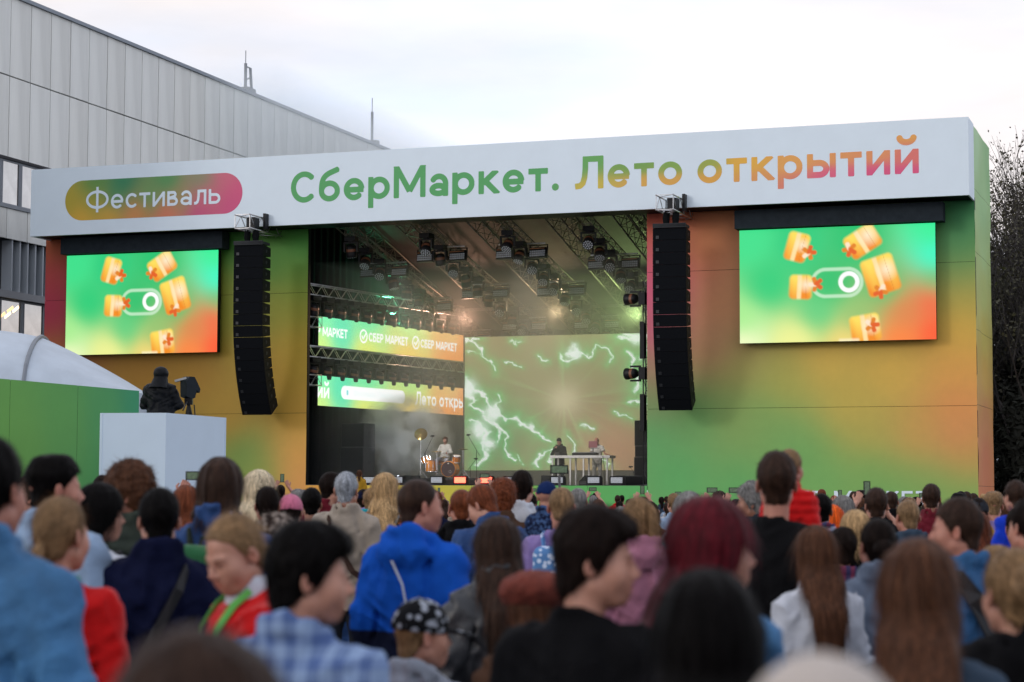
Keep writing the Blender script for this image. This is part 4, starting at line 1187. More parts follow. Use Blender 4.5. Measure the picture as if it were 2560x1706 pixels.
# television camera under a rain cover on its tripod
q = atd(434, 905, 37.9)
t = tag(empty('television_camera', (q[0], q[1], PFZ)), 'television camera under a dark rain cover on a tripod', 'camera')
t.rotation_euler = (0, 0, YAW); 
hz_ = atd(434, 893, 37.9)[2] - PFZ
cov = mat('rain_cover', (.008, .014, .020), .5, noise=.3, nscale=8, spec=.15)
b = MB()
b.prism([(-.22, -.34), (-.24, .10), (-.10, .22), (.10, .22), (.22, .08), (.36, -.12), (.32, -.22), (.20, -.14), (.14, -.36), (.0, -.40)], -.13, .13)
cv = b.mesh('rain_cover'); cv.transform(Matrix.Rotation(R(-35), 4, 'Z')); obj('rain_cover', cv, cov, t, loc=(0, 0, hz_ + .07), scale=(.62, .62, .66))
b = MB(); b.box((-.20, -.05, .16), (.22, .14, .04), rotm(0, R(-15), 0)); b.build('viewfinder_hood', mat('clear_plastic', (.35, .36, .36), .2), t, loc=(.06, 0, hz_))
b = MB(); b.box((0, 0, hz_ - .24), (.14, .14, .12)); b.tube([(0, 0, hz_ - .18), (-.05, -.35, hz_ - .42)], .014, 5); b.build('fluid_head', lamp_black, t)
for k in range(3):
    a = k * 2.094 + .4
    b = MB(); b.tube([(0, 0, hz_ - .30), (.30 * math.cos(a), .30 * math.sin(a), .02)], [.030, .018], 6); b.build('leg', lamp_black, t)
b = MB(); b.tube([(.10, .0, hz_ - .3), (.16, 0, hz_ - .9), (.2, 0, .03)], .012, 5); b.build('cable', lamp_black, t)

# ================================================================== trees behind the right end
bark = mat('dark_bark', (.055, .048, .045), .9, noise=.3, nscale=8)
leafm = mat('autumn_leaf', (.055, .050, .022), .7, noise=.6, nscale=1.5)
def tree(loc, H, seed, label, leaves, spread=.42, twigs=3):
    r = random.Random(seed)
    t = tag(empty('bare_tree', loc), label, 'tree', None)
    tr, br = MB(), MB(); LV = []
    def grow(p, d, ln, rad, lev):
        pts = [p]; q = np.array(p, float); dd = np.array(d, float)
        n = 4 if lev < 2 else 3
        for i in range(n):
            dd = dd + np.array([r.uniform(-.16, .16), r.uniform(-.16, .16), r.uniform(-.03, .14)]); dd /= np.linalg.norm(dd)
            q = q + dd * ln / n; pts.append(q.copy())
        (tr if lev == 0 else br).tube(pts, list(np.linspace(rad, rad * .55, len(pts))), 6 if lev < 2 else 3, False)
        if lev >= 3:
            for _ in range(leaves): LV.append(pts[r.randrange(1, len(pts))] + np.array([r.gauss(0, .10), r.gauss(0, .10), r.gauss(0, .10)]))
        if lev >= 5: return
        nb = 5 if lev == 0 else twigs
        for k in range(nb):
            i = r.randrange(1, len(pts)) if lev else r.randrange(2, len(pts))
            a = r.uniform(0, 6.28); sp = spread * r.uniform(.7, 1.5)
            nd = dd * math.cos(sp) + np.array([math.cos(a), math.sin(a), .25]) * math.sin(sp)
            grow(pts[i], nd / np.linalg.norm(nd), ln * r.uniform(.60, .80), rad * .52, lev + 1)
        grow(pts[-1], dd, ln * .72, rad * .55, lev + 1)
    grow(np.zeros(3), np.array([0, 0, 1.0]), H * .34, H * .014, 0)
    tr.build('trunk', bark, t, True)
    br.build('branches', bark, t)
    if LV:
        P = np.array(LV); n = len(P); rs_ = np.random.RandomState(seed)
        a = rs_.normal(size=(n, 3)); a /= np.linalg.norm(a, axis=1)[:, None]
        b_ = np.cross(a, rs_.normal(size=(n, 3))); b_ /= np.linalg.norm(b_, axis=1)[:, None]
        s = .045 * rs_.uniform(.6, 1.4, n)[:, None]
        V = np.stack([P - a * s * 1.5, P + b_ * s, P + a * s * 1.5, P - b_ * s], 1).reshape(-1, 3)
        F = np.arange(4 * n).reshape(-1, 4)
        obj('crown', mesh_np('crown', V, F), leafm, t)
    return t
for (x, y, H, lv, lab) in ((13.5, 8.0, 13.0, 2, 'dark twiggy tree touching the back of the striped side wall'), (13.1, 13, 16.0, 3, 'tall dark tree with thinning autumn leaves behind the stage corner'), (12.4, 19, 16.5, 3, 'leafy tree standing behind the tall thinning tree'),
                           (14.8, 11, 13.0, 2, 'bare tree leaning out beyond the stage corner'), (11.6, 25, 17.5, 2, 'bare tree standing farthest back behind the stage side'), (14.2, 17, 15.0, 2, 'wide bare tree beside the leafy tree')):
    tree((x, y, 0), H, int(x * 10), lab, lv, .46, 3)
def shrub(loc, r_, h_, label, seed):
    t = tag(empty('dark_shrub', loc), label, 'shrub')
    rs_ = np.random.RandomState(seed); n = 5200
    u = rs_.normal(size=(n, 3)); u /= np.linalg.norm(u, axis=1)[:, None]
    P = u * rs_.uniform(.55, 1.0, n)[:, None] ** .5 * np.array([r_, r_, h_ / 2]) + np.array([0, 0, h_ / 2])
    P += .25 * np.stack([vnoise(P, .9, 1), vnoise(P, .9, 2), vnoise(P, .9, 3)], -1)
    a = rs_.normal(size=(n, 3)); a /= np.linalg.norm(a, axis=1)[:, None]
    b_ = np.cross(a, u); b_ /= np.linalg.norm(b_, axis=1)[:, None] + 1e-6
    s = .10 * rs_.uniform(.5, 1.5, n)[:, None]
    V = np.stack([P - a * s * 2.2, P + b_ * s * .6, P + a * s * 2.2, P - b_ * s * .6], 1).reshape(-1, 3)
    obj('crown', mesh_np('crown', V, np.arange(4 * n).reshape(-1, 4)), mat('dark_foliage', (.022, .024, .016), .8, noise=.5, nscale=2), t)
    st = MB()
    for k in range(5): st.tube([(0, 0, 0), (r_ * .4 * math.cos(k * 1.3), r_ * .4 * math.sin(k * 1.3), h_ * .7)], [.06, .02], 5)
    st.build('stem', bark, t)
for i, (x, y, r_, h_, lab) in enumerate(((13.6, 9.0, 1.3, 7.5, 'dense dark shrub right behind the striped stage side'), (13.2, 14.0, 1.7, 10.0, 'dense tall dark shrub under the thinning tree'), (12.4, 20, 2.0, 11.5, 'tallest dark shrub under the leafy tree'), (15.0, 12.0, 1.6, 8.5, 'broad dark shrub under the leaning tree'), (11.4, 27, 2.4, 12.0, 'dark shrub farthest back behind the stage side'))):
    shrub((x, y, 0), r_, h_, lab, i)
# ================================================================== people
# ------------------------------------------------------------------ distance fields -> meshes
def smin(a, b, k):
    h = np.clip(.5 + .5 * (b - a) / k, 0, 1)
    return b * (1 - h) + a * h - k * h * (1 - h)
def smax(a, b, k): return -smin(-a, -b, k)
def ell(P, c, r):
    q = (P - np.asarray(c)) / np.asarray(r, float)
    k0 = np.sqrt((q * q).sum(1)); q2 = q / np.asarray(r, float)
    k1 = np.sqrt((q2 * q2).sum(1)) + 1e-9
    return k0 * (k0 - 1) / k1
def cap(P, a, b, ra, rb=None):
    a, b = np.asarray(a, float), np.asarray(b, float)
    rb = ra if rb is None else rb
    d = b - a
    t = np.clip(((P - a) @ d) / (d @ d + 1e-12), 0, 1)
    return np.linalg.norm(P - a - t[:, None] * d, axis=1) - (ra + (rb - ra) * t)
def loft(P, tab, axis=2):
    """stack of ellipses: rows (z, half width, half depth, y centre)"""
    T = np.array(tab, float)
    T = T[T[:, 0].argsort()]
    z = P[:, 2]
    a = np.interp(z, T[:, 0], T[:, 1]); b = np.interp(z, T[:, 0], T[:, 2]); c = np.interp(z, T[:, 0], T[:, 3])
    x0 = np.interp(z, T[:, 0], T[:, 4]) if T.shape[1] > 4 else 0
    d = (np.sqrt(((P[:, 0] - x0) / a) ** 2 + ((P[:, 1] - c) / b) ** 2) - 1) * np.minimum(a, b)
    return np.maximum(d, np.maximum(T[0, 0] - z, z - T[-1, 0]))

def grid_field(fn, lo, hi, h):
    lo, hi = np.asarray(lo, float), np.asarray(hi, float)
    n = np.ceil((hi - lo) / h).astype(int) + 1
    X = np.stack(np.meshgrid(*[lo[i] + h * np.arange(n[i]) for i in range(3)], indexing='ij'), -1)
    return fn(X.reshape(-1, 3)).reshape(n), lo

def surfnet(fn, lo, hi, h):
    Fd, o = grid_field(fn, lo, hi, h)
    ins = Fd < 0
    nx, ny, nz = Fd.shape
    S = np.zeros((nx - 1, ny - 1, nz - 1, 3)); C = np.zeros((nx - 1, ny - 1, nz - 1))
    def sl(d): return tuple(slice(d[i], (nx, ny, nz)[i] - 1 + d[i]) for i in range(3))
    for ax in range(3):
        o1, o2 = [i for i in range(3) if i != ax]
        for a in (0, 1):
            for b in (0, 1):
                d0 = [0, 0, 0]; d0[o1] = a; d0[o2] = b
                d1 = list(d0); d1[ax] = 1
                A, B = Fd[sl(d0)], Fd[sl(d1)]
                m = (A < 0) != (B < 0)
                t = np.where(m, A / np.where(m, A - B, 1), 0)
                v = np.zeros(A.shape + (3,)); v[..., o1] = a; v[..., o2] = b; v[..., ax] = t
                S += v * m[..., None]; C += m
    act = C > 0
    idx = -np.ones(act.shape, np.int64); idx[act] = np.arange(act.sum())
    pos = np.stack(np.nonzero(act), -1) + S[act] / C[act][:, None]
    V = o + pos * h
    Q = []
    for ax in range(3):
        o1, o2 = [(1, 2), (2, 0), (0, 1)][ax]
        A = ins[tuple(slice(0, -1) if i == ax else slice(1, -1) for i in range(3))]
        B = ins[tuple(slice(1, None) if i == ax else slice(1, -1) for i in range(3))]
        m = A != B
        I = np.stack(np.nonzero(m), -1)
        flip = A[m]
        base = I.copy()
        for i in range(3):
            if i != ax: base[:, i] += 1
        def cell(d1, d2):
            q = base.copy(); q[:, o1] += d1; q[:, o2] += d2
            return idx[q[:, 0], q[:, 1], q[:, 2]]
        q = np.stack([cell(-1, -1), cell(0, -1), cell(0, 0), cell(-1, 0)], -1)
        q[~flip] = q[~flip][:, ::-1]
        Q.append(q)
    return V, np.concatenate(Q)

def join_vf(parts):
    V, F, n = [], [], 0
    for v, f in parts:
        V.append(v); F.append(f + n); n += len(v)
    return np.concatenate(V), np.concatenate(F)

# ------------------------------------------------------------------ head (origin between the ears, face to +y)
def head_f(P, ears=True, age=1.0):
    Q = P.copy(); Q[:, 0] = np.abs(Q[:, 0])
    d = ell(P, (0, -.012, .042), (.0745, .0945, .084))
    d = smin(d, ell(P, (0, .024, -.03), (.06, .066, .078)), .03)
    d = smin(d, ell(P, (0, .062, -.086), (.026, .022, .019)), .028)
    d = smin(d, cap(Q, (.05, -.005, -.052), (.03, .05, -.084), .014, .014), .03)
    d = smin(d, ell(Q, (.040, .052, -.022), (.028, .026, .034)), .035)
    d = smin(d, cap(Q, (.012, .083, .024), (.044, .068, .026), .009, .008), .018)
    d = smax(d, -ell(Q, (.032, .099, .007), (.019, .016, .012)), .014)
    d = smin(d, np.linalg.norm(Q - np.array([.032, .0725, .006]), axis=1) - .0125, .004)
    d = smin(d, cap(P, (0, .086, .016), (0, .107, -.02), .0075, .011), .012)
    d = smin(d, ell(Q, (.011, .097, -.026), (.008, .010, .008)), .009)
    d = smin(d, ell(P, (0, .078, -.055), (.034, .014, .022)), .02)
    d = smin(d, ell(P, (0, .084, -.0505), (.023, .0115, .0060)), .008)
    d = smin(d, ell(P, (0, .081, -.0605), (.020, .0125, .0070)), .007)
    d = smax(d, -cap(Q, (0, .0985, -.0555), (.020, .088, -.056), .0022), .004)
    if ears:
        E = Q - np.array([.076, -.014, -.004])
        c, s = math.cos(.45), math.sin(.45)
        E = np.stack([E[:, 0] * c + E[:, 1] * s, -E[:, 0] * s + E[:, 1] * c, E[:, 2]], -1)
        e = ell(E, (0, -.006, .004), (.0075, .0195, .032))
        e = smax(e, -ell(E, (.009, -.004, .006), (.0075, .011, .019)), .004)
        d = smin(d, e, .008)
    return d

class Pose:
    def __init__(s, yaw=0, pitch=0, roll=0, arms=None, sit=False, hs=1.0, lean=0.0, fem=0.0, kid=0.0, legs=None):
        s.yaw, s.pitch, s.roll, s.hs = yaw, pitch, roll, hs
        s.sit, s.fem, s.kid, s.lean = sit, fem, kid, lean
        s.Rh = rotm(pitch, roll, 0)
        s.Rh = rotm(0, 0, yaw) @ s.Rh
        s.pivot = np.array([0, -.025, 1.535])
        s.hc = s.pivot + s.Rh @ np.array([0, .03, .092 * hs])
        sw = .188 - .024 * fem
        s.sw = sw
        A = arms or 'down'
        if A == 'down': L = [(sw, -.01, 1.385), (sw + .055, -.035, 1.12), (sw + .035, .05, .89), (sw + .03, .09, .80)]
        elif A == 'front': L = [(sw, -.01, 1.385), (sw + .05, -.03, 1.13), (.13, .21, 1.10), (.06, .27, 1.13)]
        elif A == 'up': L = [(sw, -.01, 1.40), (sw + .10, .14, 1.52), (.12, .22, 1.74), (.075, .24, 1.84)]
        else: L = A[1] if isinstance(A[0], (list, tuple)) and len(A) == 2 else A
        s.armL = [np.array(p, float) for p in L]
        s.armR = [np.array([-p[0], p[1], p[2]], float) for p in L]
        if isinstance(A, (list, tuple)) and len(A) == 2 and not isinstance(A[0], str):
            s.armR = [np.array(p, float) for p in A[0]]
            s.armL = [np.array(p, float) for p in A[1]]
        if legs: s.legs = legs
        elif sit: s.legs = [[(x * .095, 0, .93), (x * .15, .40, .90), (x * .16, .42, .50)] for x in (-1, 1)]
        else: s.legs = [[(x * .092, 0, .92), (x * .10, .02, .50), (x * .105, -.01, .08)] for x in (-1, 1)]
    def tohead(s, P): return ((P - s.hc) @ s.Rh) / s.hs

def hand_f(P, w, tip, side, grip=False):
    """palm and five fingers; w wrist, tip the knuckle side"""
    w, tip = np.asarray(w, float), np.asarray(tip, float)
    ax = tip - w; L = np.linalg.norm(ax); ax = ax / L
    lat = np.cross(ax, [0, 1.0, 0]); lat = lat / (np.linalg.norm(lat) + 1e-9)
    nor = np.cross(lat, ax)
    lat = lat * side
    B = np.stack([lat, nor, ax])
    q = (P - w) @ B.T
    d = ell(q, (0, 0, .045), (.040, .014, .052))
    sgn = 1.0
    for i, ln in enumerate((.068, .078, .072, .058)):
        x = -.03 + .02 * i
        b = (x, 0, .085)
        m = (x * 1.05, .012 * sgn, .085 + ln * .55)
        e = (x * 1.05, (.034 if not grip else .05) * sgn, .085 + ln * (.95 if not grip else .6))
        d = smin(d, cap(q, b, m, .0095, .0085), .005)
        d = smin(d, cap(q, m, e, .0085, .0075), .004)
    d = smin(d, cap(q, (-.03, .004, .02), (-.058, .016, .055), .012, .010), .008)
    d = smin(d, cap(q, (-.058, .016, .055), (-.056, .03, .085), .010, .008), .005)
    return d

def neck_torso_f(P, po):
    f = po.fem
    d = cap(P, po.hc + po.Rh @ np.array([0, -.03, -.055]) * po.hs, (0, -.035, 1.44), .054 - .008 * f - .008 * po.kid, .054 - .008 * f - .008 * po.kid)
    d = smin(d, cap(P, (-.05, -.015, 1.385), (.05, -.015, 1.385), .030, .030), .03)
    return d

def body_mesh(name, po, stubble=0.0, h=.0062, hands=True):
    c = po.hc
    def fh(P):
        d = head_f(po.tohead(P)) * po.hs
        return smin(d, neck_torso_f(P, po), .028)
    parts = [surfnet(fh, c - np.array([.13, .17, .27]), c + np.array([.13, .17, .16]), h * po.hs)]
    def ft(P):
        d = neck_torso_f(P, po)
        d = smin(d, loft(P, [(.9, .15, .10, 0), (1.1, .12, .075, 0), (1.3, .10, .06, -.005), (1.38, .06, .05, -.01)]), .03)
        for A in (po.armL, po.armR):
            d = smin(d, cap(P, A[0] + (A[1] - A[0]) * .12, A[1], .014, .034), .012)
            d = smin(d, cap(P, A[1], A[2], .036, .026), .02)
        for l in po.legs:
            d = smin(d, cap(P, l[0], l[1], .075, .05), .03)
            d = smin(d, cap(P, l[1], l[2], .05, .036), .02)
        return d
    allp = np.array(po.armL + po.armR + [q for l in po.legs for q in l])
    lo, hi = allp.min(0) - .12, allp.max(0) + .12
    lo = np.minimum(lo, [-.3, -.2, .0]); hi = np.maximum(hi, [.3, .2, 0]); hi[2] = max(hi[2], 1.44)
    lo[2] = 0.0
    def ft2(P): return np.maximum(ft(P), P[:, 2] - max(1.43, 0 if po.armL[2][2] < 1.43 else 9))
    parts.append(surfnet(ft2 if po.armL[2][2] < 1.43 else ft, lo, hi, .028))
    if hands:
        for A, s in ((po.armL, 1), (po.armR, -1)):
            fn = lambda P, A=A, s=s: smin(hand_f(P, A[2], A[3], s, True), cap(P, A[1] + (A[2] - A[1]) * .5, A[2], .033, .026), .015)
            m = (A[2] + A[3]) / 2
            parts.append(surfnet(fn, m - .15, m + .15, .0065))
    V, F = join_vf(parts)
    # tints: lips, brows, eyes, stubble
    H = po.tohead(V); Q = H.copy(); Q[:, 0] = np.abs(Q[:, 0])
    col = np.ones((len(V), 3))
    def paint(mask, c):
        mask = np.clip(mask, 0, 1)[:, None]
        col[:] = col * (1 - mask) + np.asarray(c) * mask
    g = lambda c, r: np.exp(-(((Q - np.array(c)) / np.array(r)) ** 2).sum(1))
    if stubble:
        paint(stubble * 1.2 * np.clip((-.03 - H[:, 2]) / .03, 0, 1) * np.clip((H[:, 2] + .13) / .03, 0, 1) * np.clip((H[:, 1] - .0) / .02, 0, 1) * (1 - g((0, .09, -.055), (.03, .03, .012))), (.42, .36, .34))
    paint(.8 * g((0, .095, -.055), (.024, .03, .0095)), (.85, .42, .42))
    paint(1.2 * g((.033, .085, .027), (.020, .03, .0042)), (.30, .22, .18))
    paint(1.2 * g((.032, .086, .0065), (.0150, .03, .0042)), (.75, .70, .68))
    paint(2.0 * g((.032, .086, .0068), (.0058, .03, .0048)), (.06, .04, .03))
    paint(1.2 * g((.032, .086, .0115), (.0165, .03, .0018)), (.12, .08, .07))
    paint(.5 * g((.078, -.012, 0), (.02, .03, .03)), (.95, .62, .58))
    paint(.35 * g((0, .11, -.022), (.02, .02, .016)), (1.0, .66, .62))
    return mesh_np(name, V, F, cols=col, smooth=True)

# ------------------------------------------------------------------ clothing
def folds(P, amp=.006, seed=0):
    q = P.copy(); q[:, 2] = q[:, 2] * .45 + np.abs(q[:, 0]) * .5
    a = vnoise(q, 9, seed); b = vnoise(q, 19, seed + 5)
    q2 = P.copy(); q2[:, 2] = q2[:, 2] * 1.0 - np.abs(q2[:, 0]) * .6; q2[:, :2] *= .35
    c = vnoise(q2, 17, seed + 8)
    return amp * np.maximum(a * .9 + (1 - 2 * np.abs(b)) * .9 + (1 - 2 * np.abs(c)) * .8 - .3, -1.0)

def top_mesh(name, po, kind='jacket', h=.0115, seed=0):
    thick = dict(tee=.006, shirt=.010, jacket=.020, hoodie=.022, puffer=.034, coat=.024, sweater=.016, vest=.030)[kind]
    f = po.fem; kd = po.kid
    w = 1 - .08 * f
    low = .80 if kind != 'coat' else .55
    tab = [(low, .165 * w + .01 * f, .118, .0), (.95, .168 * w + .012 * f, .118, 0), (1.10, .152 * w, .108, 0), (1.25, .168 * w, .115, -.005),
           (1.32, .172 * w, .112, -.012), (1.38, .145 * w, .098, -.018), (1.43, .105 * w, .082, -.022), (1.465, .08, .072, -.026), (1.49, .07, .068, -.026)]
    neckc = np.array([0, -.028, 1.50])
    def fn(P):
        d = loft(P, tab) - thick
        n = 0
        for A, s in ((po.armL, 1), (po.armR, -1)):
            e = cap(P, A[0] - np.array([s * .02, 0, .0]), A[1], .058 + thick * .9, .048 + thick * .9)
            if kind == 'tee':
                t = A[0] + (A[1] - A[0]) * .62
                e = np.maximum(e, ((P - t) @ ((A[1] - A[0]) / np.linalg.norm(A[1] - A[0]))))
            elif kind == 'vest':
                e = cap(P, A[0] - np.array([s * .03, 0, 0]), A[0] + (A[1] - A[0]) * .12, .06 + thick * .5)
            else:
                e = smin(e, cap(P, A[1], A[2], .047 + thick * .8, .038 + thick * .6), .02)
            d = smin(d, e, .045)
        for sg in (-1, 1):
            d = smin(d, cap(P, (sg * .03, -.03, 1.455), (sg * po.sw * .95, -.012, 1.388), .040 + thick * .6, .05 + thick * .6), .04)
        # neckline
        nk = np.linalg.norm((P - neckc)[:, :2] * np.array([1, 1.0]), axis=1)
        top = 1.475 - .55 * (P[:, 1] + .03) if kind in ('tee', 'sweater') else 1.487 - .45 * (P[:, 1] + .03)
        d = np.maximum(d, P[:, 2] - top)
        if kind in ('jacket', 'coat', 'puffer', 'shirt'):
            th = np.arctan2(P[:, 0], P[:, 1] + .03)
            ring = np.sqrt((np.sqrt((P[:, 0] / 1.0) ** 2 + (P[:, 1] + .032) ** 2) - (.080 if kind != 'puffer' else .088)) ** 2 +
                           (np.clip(np.abs(P[:, 2] - (1.492 - .35 * (P[:, 1] + .03))) - (.018 if kind == 'shirt' else .028), 0, 9)) ** 2) - (.009 if kind == 'shirt' else .012 + thick * .15)
            d = smin(d, ring, .014)
        if kind == 'hoodie':
            hd = ell(P, (0, -.115, 1.435), (.125, .062, .085))
            hd = smin(hd, np.sqrt((np.sqrt((P[:, 0] / 1.05) ** 2 + (P[:, 1] + .045) ** 2) - .092) ** 2 + (P[:, 2] - (1.475 - .42 * (P[:, 1] + .03))) ** 2) - .028, .03)
            hd = smax(hd, -ell(P, (0, -.075, 1.50), (.075, .045, .05)), .02)
            d = smin(d, hd, .025)
        if kind == 'sweater':
            ring = np.sqrt((np.sqrt(P[:, 0] ** 2 + (P[:, 1] + .03) ** 2) - .074) ** 2 + (P[:, 2] - (1.475 - .5 * (P[:, 1] + .03))) ** 2) - .010
            d = smin(d, ring, .01)
        if kind in ('puffer', 'vest'):
            d = d - .012 * np.abs(np.sin(P[:, 2] * math.pi / .075)) + .006
        amp = dict(tee=.009, shirt=.012, jacket=.014, hoodie=.014, puffer=.008, coat=.014, sweater=.011, vest=.006)[kind]
        return d - folds(P, amp, seed)
    allp = np.array(po.armL + po.armR)
    lo = np.minimum(allp.min(0) - .13, [-.3, -.27, low - .05]); hi = np.maximum(allp.max(0) + .13, [.3, .2, 1.58])
    V, F = surfnet(fn, lo, hi, h)
    return mesh_np(name, V, F, smooth=True)

def legs_mesh(name, po, h=.02):
    def fn(P):
        d = ell(P, (0, 0, .90), (.165, .115, .13))
        for l in po.legs:
            d = smin(d, cap(P, l[0], l[1], .088, .066), .03)
            d = smin(d, cap(P, l[1], l[2], .066, .05), .02)
            a = np.array(l[2]); a[2] = max(a[2] - .03, .04)
            d = smin(d, cap(P, a + np.array([0, -.03, 0]), a + np.array([0, .15, -.01]), .045, .04), .02)
        return d - folds(P, .008, 3)
    allp = np.array([q for l in po.legs for q in l])
    lo = np.minimum(allp.min(0) - .15, [-.25, -.2, -.02]); hi = np.maximum(allp.max(0) + .15, [.25, .25, 1.05])
    hi[1] += .1
    lo[2] = allp[:, 2].min() - .12
    V, F = surfnet(fn, lo, hi, h)
    return mesh_np(name, V, F, smooth=True)

# ------------------------------------------------------------------ hair, in head space
HY = [-.12, -.085, -.05, -.02, -.002, .012, .035, .06, .09]
def hairline(P, zs):
    return (np.interp(P[:, 1], HY, zs) - P[:, 2]) * .8
MEN = [-.085, -.080, -.05, -.028, -.028, .012, .046, .070, .078]
WOM = [-.090, -.085, -.06, -.03, -.028, .012, .056, .080, .088]

def ribbons(V, Nn, n, ln, wd, flow, lift=.2, seed=0, segs=3, jit=.25, off=.001, grav=.12):
    r = np.random.RandomState(seed)
    I = r.choice(len(V), n)
    p = V[I] + Nn[I] * off + r.normal(0, .0012, (n, 3))
    nr = Nn[I]
    d = flow(p) + r.normal(0, jit, (n, 3))
    d = d - nr * (d * nr).sum(1)[:, None]
    d = d / (np.linalg.norm(d, axis=1)[:, None] + 1e-9)
    L = ln * r.uniform(.5, 1.25, n)
    W = wd * r.uniform(.6, 1.3, n)
    s = np.cross(d, nr)
    k = lift * r.uniform(-.4, 1, n)
    VV = []
    for j in range(segs + 1):
        t = j / segs
        q = p + d * (L * t)[:, None] + nr * (L * k * t * t)[:, None] + np.array([0, 0, -1.0]) * (L * grav * t * t)[:, None]
        w = (W * (1 - .85 * t))[:, None] * s * .5
        VV += [q - w, q + w]
    A = np.stack(VV, 1).reshape(-1, 3)
    m = 2 * (segs + 1)
    b = (np.arange(n) * m)[:, None]
    F = np.concatenate([b + np.array([2 * j, 2 * j + 1, 2 * j + 3, 2 * j + 2]) for j in range(segs)])
    return A, F

def vnormals(V, F):
    a, b, c, d = (V[F[:, i]] for i in range(4))
    n = np.cross(c - a, d - b)
    N = np.zeros_like(V)
    for i in range(4): np.add.at(N, F[:, i], n)
    return N / (np.linalg.norm(N, axis=1)[:, None] + 1e-12)

def flow_down(p):
    d = np.zeros_like(p); d[:, 2] = -1
    d[:, 1] -= .3
    top = np.clip((p[:, 2] - .06) / .06, 0, 1)
    d[:, :2] += p[:, :2] / (np.linalg.norm(p[:, :2], axis=1)[:, None] + .02) * top[:, None] * 2.0
    return d
def flow_fwd(p):
    d = np.zeros_like(p); d[:, 2] = -.6
    d[:, 1] = np.where(p[:, 2] > .06, 1.0, .1)
    return d
def flow_back(p):
    d = np.zeros_like(p); d[:, 2] = -.5; d[:, 1] = -1.0
    return d

def strandn(P, seed=0, k=10, stretch=.12):
    """clumps that run along the fall of the hair"""
    th = np.arctan2(P[:, 0], -(P[:, 1] + .02))
    q = np.stack([th * k / 3.0, P[:, 2] * stretch * 40 + 3.0, np.linalg.norm(P[:, :2], axis=1) * 4], -1)
    q2 = q * np.array([2.7, 1.3, 1.0])
    return vnoise(q, 1.0, seed) * .6 + vnoise(q2, 1.0, seed + 3) * .4

